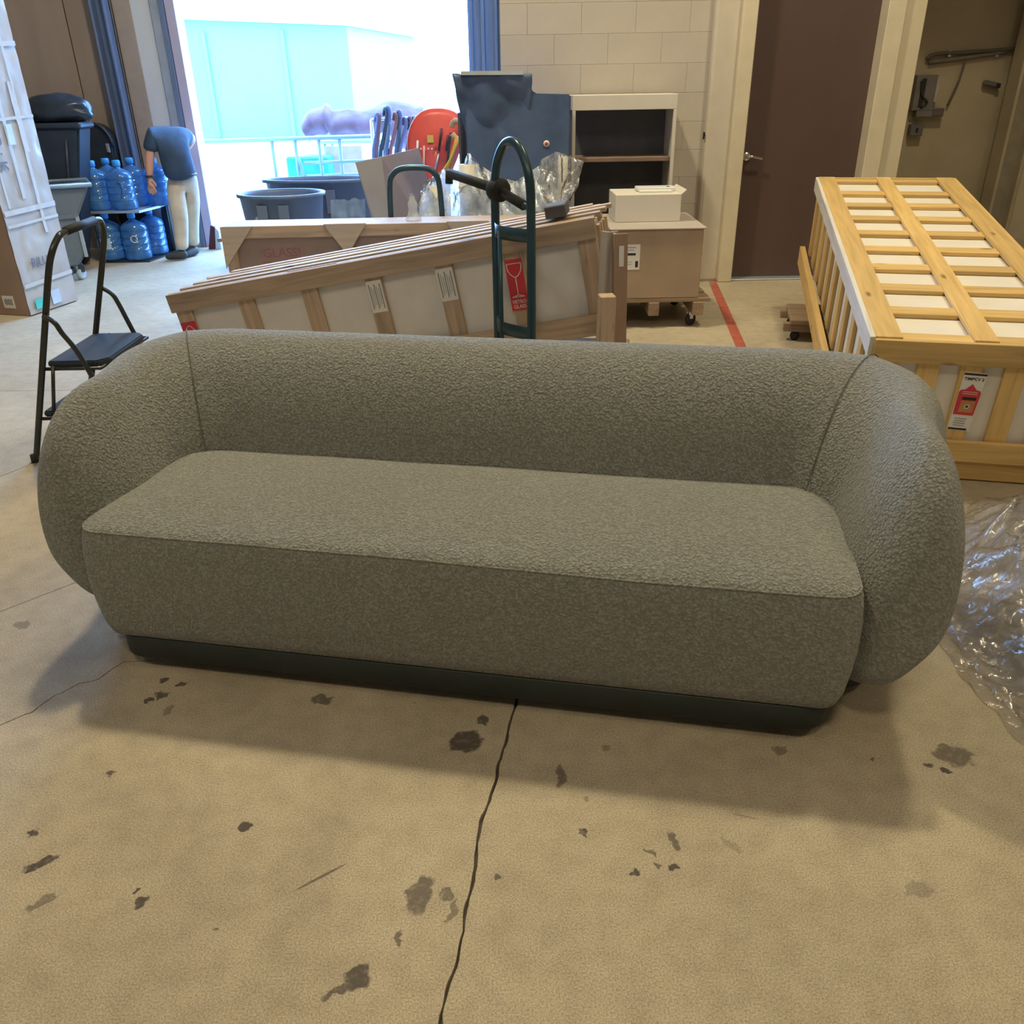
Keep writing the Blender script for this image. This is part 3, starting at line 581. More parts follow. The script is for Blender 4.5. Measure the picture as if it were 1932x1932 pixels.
# block on top
tb = box('tape_block', (.098, .15, .055), (0, 0, 0), mat('dark_grey_foam', (.10, .10, .105), .8), None, bev=.005)
Mg = cg.matrix_basis.copy(); bpy.context.view_layer.update(); Mg = cg.matrix_world.copy()
tb.location = Mg @ Vector((2.02, .12, Hg+.045)); tb.rotation_euler = cg.rotation_euler; tag(tb, 'small dark grey block resting on the high end of the tilted pine crate', 'block')
# prop under the raised end
gp = empty('pallet_stack', (.37, 4.14, 0), (0, 0, -.165), 'stacked timber skid propping up the right end of the tilted pine crate', 'pallet')
for q in range(2): board('skid_block', .36, .12, .12, (0, -.1+.25*q, .06), PALLET, gp, 'x', 'y', .004)
board('skid_board', .42, .40, .06, (0, .03, .15), PALLET, gp, 'x', 'y', .004); board('skid_board', .40, .36, .11, (0.03, .03, .235), PALLET, gp, 'x', 'y', .004)
# upright timber and edge protectors at the crate's right end
up_ = empty('timber_post', PZ(1140, 700, 0), (0, 0, .1), 'short upright pine post beside the right end of the tilted crate', 'post'); up_.location = (.435, 3.72, 0)
board('post', .655, .07, .07, (0, 0, .3275), PINE, up_, 'z', 'x', .004)
for i, (x, y, h, ln, m_, lab) in enumerate(((.425, 3.845, .90, .02, CARDG, 'shrink-wrapped cardboard edge strip at the crate end, left of the pair'), (.495, 3.815, .895, -.03, CARDD, 'brown cardboard edge strip with white sticker, right of the pair'))):
    e = empty('edge_protector', (x, y, 0), (0, ln, .25-.5*i), lab, 'cardboard strip', 'cardboard edge strips at the crate end')
    prism('angle_board', [(0, 0), (.058, .02), (.056, .030), (.008, .012), (-.004, .045), (-.014, .043)], 0, h, m_, e, 'z')
    if i: box('sticker', (.022, .002, .09), (.032, .0085, .80), PAPER, e, (0, 0, .32), bev=0)
# ------------------------------------------------------------------ glass crate further back
gb = empty('framed_crate', (-1.93, 5.78, 0), (0, 0, .02), 'low brown panel crate with timber frame, gussets and faded glass stamp', 'crate')
box('panel', (2.35, .02, .60), (1.18, .02, .34), mat('brown_hardboard', (.34, .255, .215), .7, var=.06), gb); box('panel', (2.35, .02, .60), (1.18, .26, .34), CARDD, gb)
board('rail', 2.40, .075, .03, (1.20, -.005, .645), PINE, gb, 'x', 'z'); board('rail', 2.40, .075, .03, (1.20, -.005, .04), PINE, gb, 'x', 'z')
board('top_board', 2.40, .26, .02, (1.20, .14, .672), PINE, gb, 'x', 'y')
for x in (.035, .80, 1.60, 2.36): board('upright', .53, .07, .028, (x, -.004, .345), PINE, gb, 'z', 'x')
prism('gusset', [(-.01, .685), (.20, .685), (-.01, .42)], -.022, -.034, PLYW, gb)
prism('gusset', [(.66, .69), (.94, .69), (.80, .49)], -.022, -.034, PLYW, gb); prism('gusset', [(1.46, .69), (1.74, .69), (1.60, .49)], -.022, -.034, PLYW, gb)
STP = mat('faded_red_stamp', (.36, .17, .17), .7); sg = box('stamp', (.30, .0012, .26), (.36, .009, .44), mat('faded_pink_field', (.375, .25, .225), .7), gb, bev=0); sg['label'] = 'faded red glass warning stamp'
text('lettering', 'GLASS!', .082, STP, sg, (0, -.0012, .065)); 
for q in range(3): box('text_line', (.26, .001, .008), (0, -.001, .01-.035*q), STP, sg, bev=0)
gb.location = (PY(422, 440, 5.74).x, 5.74, 0)
# ------------------------------------------------------------------ hand trucks
ht = empty('hand_truck', (0, 0, 0), label='tall dark teal hand truck with arched top and side handle grips behind the sofa', cat='hand truck')
A = PY(940, 640, 3.86); B = PY(1003, 640, 3.60)
def htp(t, z, d=0.):     # t 0 left tube, 1 right tube ; d bulge toward viewer-left
    ax = (Vector((B.x, B.y, 0))-Vector((A.x, A.y, 0))); nrm = Vector((-ax.y, ax.x, 0)).normalized()*-1
    lean = .0
    return Vector((A.x, A.y, 0))+ax*t+Vector((0, 0, z))+nrm*d
arch = [htp(0, .05), htp(0, .6), htp(0, 1.02), htp(.02, 1.13), htp(.12, 1.21), htp(.3, 1.265), htp(.5, 1.28), htp(.7, 1.262), htp(.88, 1.20), htp(.98, 1.12), htp(1, 1.0), htp(1, .6), htp(1, .05)]
tube('frame_tube', arch, .019, TEAL, ht, 14, 6)
tube('centre_strap', [htp(.42, .06, .05), htp(.42, .93, .05)], .009, TEAL, ht, 10)
for z in (.93, .52, .16):
    g = grid('cross_rung', lambda u, v, z=z: htp(u, z-.03+.055*v, .055*math.sin(math.pi*(u/.42*.5 if u < .42 else .5+.5*(u-.42)/.58))), 13, 3, TEAL, ht); sm_ = g.modifiers.new('t', 'SOLIDIFY'); sm_.thickness = .006
h0 = PY(1005, 398, B.y); h1 = PY(848, 327, A.y+.30)
mid_ = PY(940, 358, A.y)
tube('side_bar', [h0, mid_, h1], .012, TEAL, ht, 10)
tube('grip', [mid_.lerp(h1, .15), mid_.lerp(h1, .97)], .021, RUBBER, ht, 12); tube('grip', [mid_.lerp(h0, .15), mid_.lerp(h0, .75)], .021, RUBBER, ht, 12)
tube('grip', [h1+Vector((.0, 0, .012)), h1+Vector((-.004, 0, -.045))], .018, RUBBER, ht, 12)
hb = lathe('hub', [(0, -.03), (.045, -.03), (.05, -.02), (.05, .02), (.045, .03), (0, .03)], RUBBER, ht, 24, mid_, (math.pi/2, 0, math.radians(35)))
c0 = (htp(.5, 0))
for s_ in (0, 1):
    w_ = lathe('wheel', [(.02, -.03), (.09, -.028), (.10, -.015), (.10, .015), (.09, .028), (.02, .03)], RUBBER, ht, 24, htp(-.1+1.2*s_, .101, -.11), (math.pi/2, 0, math.atan2(B.y-A.y, B.x-A.x)+math.pi/2))
tube('axle', [htp(-.1, .101, -.11), htp(1.1, .101, -.11)], .009, TEAL, ht, 8)
for s_ in (0, 1): tube('axle_bracket', [htp(s_, .14), htp(s_, .101, -.11)], .01, TEAL, ht, 8)
grid('toe_plate', lambda u, v: htp(-.1+1.2*u, .01, .02+.16*v), 2, 2, TEAL, ht).modifiers.new('t', 'SOLIDIFY').thickness = .006
h2 = empty('hand_truck', (PY(787, 425, 6.10).x, 6.10, 0), label='plain dark hand truck handle loop rising behind the low framed crate', cat='hand truck')
hw = .17
tube('frame_tube', [(-hw-.01, 0, .05), (-hw-.01, 0, .5), (-hw, 0, .86), (-hw+.03, 0, .95), (-hw+.10, 0, .985), (hw-.10, 0, .985), (hw-.03, 0, .95), (hw, 0, .86), (hw+.01, 0, .5), (hw+.01, 0, .05)], .019, TEAL, h2, 12, 4)
for z in (.2, .45): tube('cross_rung', [(-hw, 0, z), (hw, 0, z)], .012, TEAL, h2, 8)
box('toe_plate', (.38, .10, .008), (0, -.03, .006), TEAL, h2)
for s_ in (-1, 1): lathe('wheel', [(0, -.02), (.085, -.02), (.09, 0), (.085, .02), (0, .02)], RUBBER, h2, 20, (s_*.205, .03, .09), (0, math.pi/2, 0))
tube('axle', [(-.2, .03, .09), (.2, .03, .09)], .008, TEAL, h2, 8)
# ------------------------------------------------------------------ step ladder
ld = empty('step_stool', (0, 0, 0), label='black two-step folding stool with tall hand rail left of the sofa', cat='step stool')
GRY = mat('dark_grey_tube', (.055, .06, .058), .25, .5, var=.1)
def L3(x, y, z): return Vector((x, y, z))
ya, yb = 3.50, 3.98
def rx(z): return -2.15+.335*z      # tall frame leans right
def rail_pt(y, z, dx=0): return Vector((rx(z)+dx+(.04*(y-ya)), y, z))
tube('hand_rail', [rail_pt(ya, .0), rail_pt(ya, .3), rail_pt(ya, .6), rail_pt(ya, .82), rail_pt(ya+.012, .90), rail_pt(ya+.05, .955), rail_pt(ya+.11, .975), rail_pt(yb-.11, .985), rail_pt(yb-.05, .965), rail_pt(yb-.012, .91), rail_pt(yb, .82), rail_pt(yb, .6), rail_pt(yb, .3), rail_pt(yb, 0)], .0135, GRY, ld, 12, 5)
tube('foam_grip', [rail_pt(ya+.12, .978), rail_pt(yb-.12, .986)], .0175, RUBBER, ld, 12)
for y in (ya, yb):
    yy = y-.022 if y == ya else y+.022
    tube('front_leg', [rail_pt(yy, .665), rail_pt(yy, .635, .05), rail_pt(yy, .59, .085), Vector((rx(.59)+.085+.05, yy, .49)), Vector((-1.74, yy, .24)), Vector((-1.64, yy, .0))], .011, GRY, ld, 10, 5)
    tube('link_strut', [rail_pt(yy+.012, .225, .07), rail_pt(yy+.012, .445, .05)], .008, GRY, ld, 8)
def step(name, z, x0, x1, mm):
    o = prism(name, [(x0, ya+.012), (x1-.045, ya+.012), (x1, ya+.06), (x1, yb-.05), (x1-.03, yb-.012), (x0, yb-.012)], z-.028, z, mm, ld, 'z', bev=.006); return o
step('tread', .46, rx(.46)+.012, rx(.46)+.265, PLASB); step('tread', .235, rx(.23)+.012, rx(.23)+.40, PLASB)
for z, w in ((.43, .25), (.205, .38)): tube('tread_frame', [rail_pt(ya+.0, z), rail_pt(ya+.0, z, w), rail_pt(yb, z, w), rail_pt(yb, z)], .008, GRY, ld, 8)
for (x, y) in ((rx(0), ya), (rx(0)+.016, yb), (-1.64, ya-.022), (-1.64, yb+.022)): lathe('foot_cap', [(0, 0), (.019, 0), (.018, .035), (0, .035)], RUBBER, ld, 14, (x, y, 0))
# ------------------------------------------------------------------ boxes by the pilaster
dy = empty('pallet_dolly', (0, 0, 0), label='dark wheeled pallet dolly under the large cardboard box', cat='dolly')
bx0, bx1, by0, by1 = PY(1150, 560, 5.6).x, PY(1318, 560, 5.6).x, 5.60, 6.30
for q in range(4): board('deck_board', bx1-bx0+.10, .14, .025, ((bx0+bx1)/2+.03, by0+.07+.19*q, .185), PALLET, dy, 'x', 'y')
for x in (bx0+.08, (bx0+bx1)/2, bx1): board('stringer', .72, .07, .085, (x, by0+.34, .13), PALLET, dy, 'y', 'x')
for x in (bx0+.1, bx1-.03):
    for y in (by0+.06, by1-.06):
        lathe('caster', [(.0, -.014), (.034, -.014), (.042, -.006), (.042, .006), (.034, .014), (0, .014)], RUBBER, dy, 20, (x, y, .042), (math.pi/2, 0, .5)); box('caster_fork', (.03, .04, .05), (x, y, .072), STEEL, dy)
cb = empty('cardboard_box', ((bx0+bx1)/2, by0, .1985), label='large brown cardboard box on the pallet dolly beside the white pilaster', cat='box')
bw, bd, bh = bx1-bx0, .66, .44
box('carton', (bw, bd, bh), (0, bd/2, bh/2), CARD, cb, bev=.006)
box('lid_panel', (bw+.03, bd+.04, .008), (0, bd/2, bh+.005), CARDG, cb, bev=.002)
lb_ = box('label', (.115, .0016, .16), (-bw/2+.13, -.0012, bh-.17), PAPER, cb, bev=0); lb_['label'] = 'white address label with small print'
for q, (w, h, x, z, m_) in enumerate(((.08, .005, -.01, .06, 0), (.06, .004, -.015, .045, 0), (.075, .014, -.008, .018, 1), (.018, .04, .038, -.045, 1), (.05, .003, -.02, -.03, 0), (.05, .003, -.02, -.045, 0))):
    box('text_line', (w, .001, h), (x, -.0012, z), INK if m_ else mat('grey_print', (.3, .3, .28), .6), lb_, bev=0)
wbx = empty('white_box', (PY(1222, 412, 5.85).x, 5.85, .1985+.44+.0095), (0, 0, .02), 'white rectangular carton standing on top of the large cardboard box', 'box')
ww = PY(1283, 412, 5.85).x-PY(1160, 412, 5.85).x
box('carton', (ww, .34, .175), (0, .17, .0875), mat('white_carton', (.74, .70, .62), .55, var=.02), wbx, bev=.004)
prism('lid_flap', [(ww/2, .175), (ww/2+.03, .20), (ww/2+.034, .198), (ww/2, .168)], .0, .34, mat('white_carton', (.74, .70, .62)), wbx)
dv = empty('white_device', (wbx.location.x+.07, 6.05, wbx.location.z+.1755), label='thin white plastic device lying on top of the white carton', cat='device')
box('body', (.26, .12, .026), (0, 0, .013), mat('white_plastic', (.74, .76, .78), .35, var=.02), dv, bev=.005); box('tray', (.22, .06, .012), (-.01, -.085, .006), PAPER, dv); box('button', (.02, .01, .004), (.08, -.04, .028), PLASB, dv)
# wall hook
hk = empty('wall_hook', PY(1330, 256, YR-.03), label='small dark metal hook on the painted block wall', cat='hook')
box('hook_plate', (.03, .006, .05), (0, 0, 0), BLACKM, hk); tube('hook_prong', [(0, -.003, .01), (0, -.03, 0), (0, -.035, -.03), (0, -.02, -.045)], .005, BLACKM, hk, 8, 4)
# plastic scrap by the pilaster base
ps = grid('plastic_scrap', lambda u, v: Vector((PY(1335, 500, 6.75).x-.05+.13*u, 6.85+.05*math.sin(u*5)-.06*v, .30*(1-u*.75)*(v)+.004)), 12, 10, mat('clear_film', (.8, .8, .78), .15, alpha=.3, var=.02), None)
tag(ps, 'torn scrap of clear film between the large box and the pilaster', 'plastic film')
# ------------------------------------------------------------------ shelving unit with open front
sh0, sh1 = PY(1080, 180, 6.72), PY(1280, 176, 6.72)
un = empty('shelving_unit', (sh0.x, 6.72, 0), label='white framed open shelving unit with dark interior against the block wall', cat='shelving')
uw = sh1.x-sh0.x; uh = sh0.z; WHF = mat('white_frame', (.70, .67, .60), .5, var=.03); DKI = mat('dark_interior', (.10, .105, .12), .7, var=.1)
x_l = -.82
box('top_board', (uw, .36, .10), (uw/2, .18, uh-.05), WHF, un); box('post', (.026, .03, uh-.1), (uw-.013, .015, (uh-.1)/2), WHF, un); box('post', (.026, .03, uh-.1), (.013, .015, (uh-.1)/2), WHF, un)
box('back_panel', (uw-x_l-.02, .02, uh-.04), ((uw+x_l)/2, .35, uh/2), DKI, un); box('side_panel', (.02, .34, uh-.1), (uw-.012, .20, (uh-.1)/2), WHF, un); box('side_panel', (.02, .34, uh-.1), (x_l, .18, (uh-.1)/2), DKI, un)
for z in (PY(1180, 300, 6.8).z, .35): box('shelf', (uw-x_l-.05, .30, .03), ((uw+x_l)/2, .18, z), mat('brown_shelf', (.24, .17, .13), .6), un)
# black tyre like arc in front
ty = empty('rubber_tyre', (PY(1120, 400, 6.62).x, 6.62, .0), label='black rubber tyre showing its top edge behind the large cardboard box', cat='tyre')
lathe('tyre_tread', [(.20, -.05), (.27, -.055), (.29, -.03), (.29, .03), (.27, .055), (.20, .05), (.19, 0), (.20, -.05)], RUBBER, ty, 32, (0, 0, .29), (math.pi/2, 0, 0)); lathe('wheel_disc', [(0, -.02), (.19, -.02), (.195, 0), (.19, .02), (0, .02)], PLASB, ty, 24, (0, 0, .29), (math.pi/2, 0, 0))
# black cover
TARP = mat('dark_blue_cover', (.085, .135, .25), .32, var=.25, scale=4, bump=.4, bscale=6)
def blk(u, v):
    x0, x1 = PY(876, 200, 6.56).x, PY(1002, 200, 6.56).x
    x = x0+(x1-x0)*u; zt = 1.545; z = .88+(zt-.88)*v
    y = 6.55+.04*math.sin(u*7+v*3)*(1-v)+.03*noise.noise(Vector((u*4, v*5, 0)))+.10*(1-v)
    x += (v**3)*(-.04 if u < .5 else .0)*(1-u)*2+.04*(1-v)*math.sin(v*6+u*2)
    return Vector((x, y, z))
cv = empty('covered_cabinet', (0, 0, 0), label='dark blue plastic covered cabinet with upright flap beside the dock opening', cat='cabinet')
fl = grid('front_flap', blk, 26, 26, TARP, cv); fl.modifiers.new('t', 'SOLIDIFY').thickness = .03
xa, xb = PY(885, 300, 6.55).x, PY(1076, 178, 6.62).x
prism('cover_body', [(xa, .0), (xb, .0), (xb, PY(1076, 178, 6.6).z), (PY(1008, 178, 6.6).x, PY(1008, 176, 6.6).z), (PY(985, 140, 6.6).x, 1.53), (xa-.02, 1.535)], 6.56, 6.68, TARP, cv, bev=.01)
prism('top_edge', [(PY(868, 136, 6.5).x, 1.54), (PY(988, 138, 6.5).x, 1.535), (PY(986, 140, 6.5).x, 1.56), (PY(870, 134, 6.5).x, 1.565)], 6.50, 6.68, mat('lit_edge', (.45, .52, .58), .3), cv)  # light caught by the rim, put in as a pale strip
bd_ = lathe('round_sticker', [(0, .002), (.022, .002), (.022, 0)], PAPER, cv, 20, PY(1031, 271, 6.555), (math.pi/2, 0, 0)); bd_['label'] = 'round white sticker'
lathe('sticker_mark', [(0, .001), (.012, .001), (.012, 0)], RED, bd_, 16, (0, 0, .002))
# ------------------------------------------------------------------ film wrapped goods heap
FILM = film('wrap_film', (.78, .88, 1.0), .16, .2)
FILMC = film('clear_wrap_film', (.75, .77, .80), .62)
def drape(name, prof, Y0, depth, m, parent, seed, fold=.03, nu=60, nv=26):
    xs = [p[0] for p in prof]; zs = [p[1] for p in prof]
    def f(u, v):
        x = xs[0]+(xs[-1]-xs[0])*u; z = np.interp(x, xs, zs)
        w = v; zz = z*(1-w)+.02*w
        y = Y0-depth*(w**.7)
        nn = noise.noise(Vector((x*7+seed, zz*5, seed)))+.5*noise.noise(Vector((x*22, zz*9+seed, 2)))+.9*abs(noise.noise(Vector((x*10+zz*7, zz*2, seed+5))))
        xc = (xs[0]+xs[-1])/2
        return Vector((x+(x-xc)*.25*w, y-fold*nn, zz+fold*.3*nn*w))
    return grid(name, f, nu, nv, m, parent)
hp_ = empty('wrapped_goods', (0, 0, 0), label='heap of goods under pale blue plastic film behind the tilted crate', cat='wrapped goods')
def prof(pts, Y): return [(PY(x, y, Y).x, PY(x, y, Y).z) for x, y in pts]
P1 = prof([(770, 425), (800, 345), (838, 318), (870, 320), (884, 286), (905, 312), (940, 332), (985, 345), (1000, 350)], 6.5)
drape('film_sheet', P1, 6.5, .28, FILM, hp_, 1.3, .055)
P2 = prof([(905, 395), (960, 350), (1018, 312), (1045, 350), (1085, 395)], 6.42)
drape('film_sheet', P2, 6.42, .22, FILM, hp_, 4.1, .055)
c_ = PY(1050, 420, 6.1)
for (a, b_, r_) in (((1062, 295), (1050, 430), .035), ((990, 345), (1000, 430), .05), ((880, 310), (890, 430), .06), ((820, 350), (830, 430), .05)):
    p = PY(*a, 6.47); tube('core_roll', [Vector((p.x, 6.47, .0)), Vector((p.x, 6.47, p.z))], r_, mat('cream_core', (.62, .60, .52), .6), hp_, 16)
P3 = prof([(1008, 330), (1022, 300), (1048, 285), (1080, 296), (1110, 308), (1100, 335)], 6.45)
def f3(u, v):
    x = P3[0][0]+(P3[-1][0]-P3[0][0])*u; z = np.interp(x, [p[0] for p in P3], [p[1] for p in P3]); w = v
    nn = noise.noise(Vector((x*14, v*4, 9)))+.6*noise.noise(Vector((x*30, v*9, 3)))
    return Vector((x-.18*w*(u-.35)+.03*nn*w, 6.42-.12*w-.04*nn, z*(1-w)+(.62)*w+.01*nn))
grid('loose_film', f3, 36, 26, FILMC, hp_)
gv = empty('glass_jar', (PY(783, 440, 5.9).x, 5.86, .683), label='small clear glass jar standing on the framed crate by the hand truck loop', cat='jar')
lathe('jar_body', [(0, 0), (.05, 0), (.055, .01), (.035, .04), (.03, .07), (.034, .11), (.02, .13), (.018, .15), (.012, .16)], mat('clear_glass', (.8, .83, .85), .08, alpha=.35), gv, 20); lathe('jar_lid', [(0, .165), (.014, .163), (.014, .15)], PLASG, gv, 14)
# ------------------------------------------------------------------ open grey carton
oc = empty('open_carton', (0, 0, 0), label='open grey cardboard sheet folded upright beside the red shell', cat='carton')
Yc = 6.75
a1, a2, a3, a4 = PY(670, 306, Yc), PY(720, 296, Yc-.12), PY(738, 420, Yc-.12), PY(706, 425, Yc)
def slabq(name, q, th, m, parent):
    q = [Vector(p) for p in q]; n = (q[1]-q[0]).cross(q[3]-q[0]).normalized()*th
    return mesh_obj(name, q+[p+n for p in q], [(0, 1, 2, 3), (7, 6, 5, 4), (0, 4, 5, 1), (1, 5, 6, 2), (2, 6, 7, 3), (3, 7, 4, 0)], m, parent)
b2, b3 = PY(790, 279, Yc+.25), PY(850, 420, Yc+.25)
e3 = Vector((a3.x+.02, a3.y, .05)); e4 = Vector((a4.x+.10, a4.y, .05)); f3_ = Vector((b3.x+.03, b3.y, .05))
a2b = a2; slabq('left_panel', [a1, a2, e3, e4], .01, CARDG, oc); slabq('right_panel', [a2, b2, f3_, e3], .01, mat('purple_grey_card', (.30, .26, .29), .8, var=.06), oc)
# ------------------------------------------------------------------ oval tubs on a low cart
def tub(name, cx, cy, z0, sx, sy, h, lab):
    t = empty(name, (cx, cy, z0), label=lab, cat='tub'); n = 40; V = []; Fc = []
    lv = [(.0, .0), (.86, .0), (.90, .02), (.985, h-.03), (1.05, h-.028), (1.05, h), (.99, h), (.96, h-.03), (.86, .03), (0, .03)]
    for (r, z) in lv:
        for k in range(n):
            a = 2*math.pi*k/n; V.append((sx*r*math.cos(a), sy*r*math.sin(a), z))
    for i in range(len(lv)-1):
        for k in range(n): Fc.append((i*n+k, i*n+(k+1) % n, (i+1)*n+(k+1) % n, (i+1)*n+k))
    mesh_obj('tub_body', V, Fc, mat('blue_grey_tub', (.13, .17, .24), .45, var=.1), t, True)
    for a in (.1, -.15): box('tub_rib', (.09, .02, h*.55), (a*sx*2, -sy*.955, h*.5), mat('blue_grey_tub', (.085, .115, .17)), t)
    lathe('drain_plug', [(0, .01), (.02, .01), (.022, 0)], STEEL, t, 14, (-sx*.45, -sy*.86, h*.45), (math.pi/2, 0, 0)); return t
Yt = 8.0
tp0, tp1 = PY(446, 357, Yt), PY(612, 355, Yt)
tub('oval_tub', (tp0.x+tp1.x)/2, Yt, .300, (tp1.x-tp0.x)/2/1.05, .30, .345, 'dark oval tub with rolled rim, nearest the dock door jamb')
tp2 = PY(690, 345, 8.75)
tub('oval_tub', tp2.x-.42, 8.72, .300, .55, .22, .39, 'second dark oval tub, behind and right of the first tub')
pc = empty('platform_cart', ((tp0.x+tp1.x)/2+.2, 8.35, 0), label='low flat cart carrying the two dark oval tubs', cat='cart')
box('deck', (1.5, 1.25, .03), (0, 0, .283), PALLET, pc)
for s_ in (-1, 1):
    box('deck_rail', (1.45, .06, .08), (0, s_*.5, .228), PALLET, pc)
    for q in (-1, 1): lathe('caster', [(0, -.03), (.085, -.03), (.093, 0), (.085, .03), (0, .03)], RUBBER, pc, 18, (q*.6, s_*.5, .094), (math.pi/2, 0, 0))
    for q in (-1, 1): box('caster_fork', (.06, .05, .06), (q*.6, s_*.5+.0, .185), STEEL, pc)
pl_ = grid('bin_liner', lambda u, v: Vector((PY(625+65*u, 400, 7.6).x, 7.62-.08*math.sin(3*v)-.03*noise.noise(Vector((u*6, v*6, 1))), .62-.58*v+.03*noise.noise(Vector((u*5, 0, 2))))), 20, 20, mat('blue_liner', (.16, .24, .36), .2, alpha=.85, var=.25, scale=10), None)
tag(pl_, 'crinkled blue plastic sheet hanging beside the oval tubs', 'plastic sheet')
# ------------------------------------------------------------------ red shell, straps, tan bundle
Yr = 7.5
rs = empty('red_shell', (0, 0, 0), label='red rounded plastic shell with dark slots and yellow tag by the dock opening', cat='plastic shell')
ROUT = [(775, 300), (771, 265), (778, 235), (795, 214), (820, 207), (848, 210), (868, 222), (878, 240), (872, 262), (860, 300), (842, 345), (838, 400), (800, 400), (790, 345)]
RO = spline([PY(x, y, Yr) for x, y in ROUT], 3, True)
cxr = sum(p.x for p in RO)/len(RO); czr = sum(p.z for p in RO)/len(RO)
REDP = mat('red_plastic', (.70, .10, .08), .4, var=.12)
V = []; n_ = len(RO); K = 7
for k in range(K+1):
    s_ = k/K
    for p in RO: V.append((cxr+(p.x-cxr)*s_, Yr-.07*math.cos(s_*math.pi/2), czr+(p.z-czr)*s_))
Fc = []
for k in range(K):
    for j in range(n_): Fc.append((k*n_+j, k*n_+(j+1) % n_, (k+1)*n_+(j+1) % n_, (k+1)*n_+j))
ro = mesh_obj('shell_body', V, Fc, REDP, rs, True); ro.modifiers.new('t', 'SOLIDIFY').thickness = .02
tube('rim', RO, .012, REDP, rs, 8, 0, True)
def onr(x, y, d=.085): return PY(x, y, Yr-.09)
for (a, b_, m_) in (((833, 242), (828, 285), PLASB), ((828, 290), (818, 330), STEEL), ((788, 265), (786, 320), PAPER), ((800, 275), (800, 335), PALEP), ((845, 255), (842, 285), PLASB)): tube('slot', [onr(*a), onr(*b_)], .009, m_, rs, 8)
box('yellow_tag', (.05, .006, .055), onr(812, 262, .17), mat('yellow_tag', (.65, .50, .12), .5), rs)
for q in range(4): lathe('rivet', [(0, .004), (.007, .003), (.008, 0)], PAPER, rs, 10, onr(794+q*7, 281, .155), (math.pi/2, 0, 0))
tube('tail_flap', [PY(800, 330, Yr-.08), PY(793, 370, Yr-.06), PY(800, 430, Yr-.02), Vector((PY(805, 430, Yr).x, Yr, .02))], .03, REDP, rs, 10, 4)
tn = empty('tan_bundle', (0, 0, 0), label='tan canvas bundle with yellow strap hanging on a cream post right of the red shell', cat='bundle')
Yn = 7.3
q0 = PY(882, 230, Yn+.12)
box('post', (.10, .06, 1.35), (q0.x+.01, Yn+.12, .675), mat('cream_core', (.62, .60, .52)), tn, bev=.006)
tube('canvas_roll', [PY(852, 240, Yn), PY(858, 228, Yn-.01), PY(874, 236, Yn-.02), PY(872, 258, Yn-.01), PY(862, 262, Yn), PY(853, 252, Yn)], .022, mat('tan_canvas', (.55, .38, .24), .8, var=.2), tn, 10, 4)
tube('yellow_strap', [PY(870, 250, Yn-.05), PY(850, 300, Yn-.06), PY(832, 332, Yn-.06), PY(815, 400, Yn-.03), Vector((PY(815, 400, Yn).x, Yn, .02))], .010, mat('yellow_strap', (.75, .58, .10), .5), tn, 8, 3)
tube('orange_strap', [PY(862, 262, Yn-.02), PY(850, 305, Yn-.02), PY(846, 345, Yn-.02), Vector((PY(846, 400, Yn).x, Yn, .02))], .016, mat('orange_strap', (.70, .34, .08), .6), tn, 8, 3)
tube('black_strap', [PY(850, 250, Yn+.02), PY(845, 300, Yn+.01), PY(840, 345, Yn), Vector((PY(840, 400, Yn).x, Yn+.02, .02))], .010, PLASB, tn, 8, 3)
box('black_clip', (.018, .02, .085), PY(872, 272, Yn+.07), PLASB, tn)
# strap bundle
sb = empty('strap_bundle', (0, 0, 0), label='bundle of blue, red and black straps hanging outside left of the red shell', cat='straps')
Ys = 10.2
cols = [(.10, .09, .16), (.16, .06, .07), (.03, .035, .05), (.16, .17, .20), (.08, .09, .18), (.20, .07, .07), (.09, .08, .14), (.04, .05, .06)]
for q in range(12):
    x = 705+q*6.5; c = cols[q % 8]; top = 226-18*math.sin(math.pi*min(1, (q+2)/11)); w_ = 8*math.sin(q*2.1)
    x += 5*math.sin(q*4.3); top += 6*math.sin(q*2.7)
    tube('strap', [PY(x+3, top+12, Ys), PY(x+5, top, Ys-.03), PY(x+9, top+10, Ys-.05), PY(x+w_*.3+4, 262, Ys-.05), PY(x+w_*.5, 300, Ys-.03), Vector((PY(x+w_*.5, 330, Ys).x, Ys, .05))], .022, mat('strap_%s' % 'abcdefgh'[q % 8], c, .7), sb, 8, 4)
rk = PY(700, 222, Ys); rk2 = PY(785, 218, Ys); tube('hanging_bar', [Vector((rk.x, Ys, rk.z-.02)), Vector((rk2.x, Ys, rk2.z-.02))], .015, STEEL, sb, 8)
for p in (rk, rk2): tube('stand_leg', [Vector((p.x, Ys, 0)), Vector((p.x, Ys, p.z-.02))], .018, STEEL, sb, 8)
# ------------------------------------------------------------------ outside: yard, building, railing, tarp
yard = struct(box('ground', (80, 60, .1), (0, 9.2+30.0, -.0515), mat('yard_concrete', (.62, .62, .60), .8), bev=0))
AQ = mat('aqua_cladding', (.21, .60, .58), .6, var=.06, scale=.3)
bl = empty('warehouse_building', (-14, 30, 0), (0, 0, math.radians(-9)), 'washed-out aqua warehouse across the yard seen through the dock opening', 'building')
prism('building_wall', [(-12, 0), (9.5, 0), (9.5, 3.0), (-12, 4.2)], 0, 8, AQ, bl); prism('roof_edge', [(-12.2, 4.2), (9.7, 3.0), (9.7, 3.2), (-12.2, 4.45)], -.3, 8.2, mat('white_roof', (.8, .85, .85), .6), bl)
for q in range(8): box('wall_rib', (.12, .08, 2.9), (-10+2.5*q, -.04, 1.5), AQ, bl)
Yl = 10.6
rg = empty('yard_railing', (0, 0, 0), label='pale metal safety railing outside the dock opening', cat='railing')
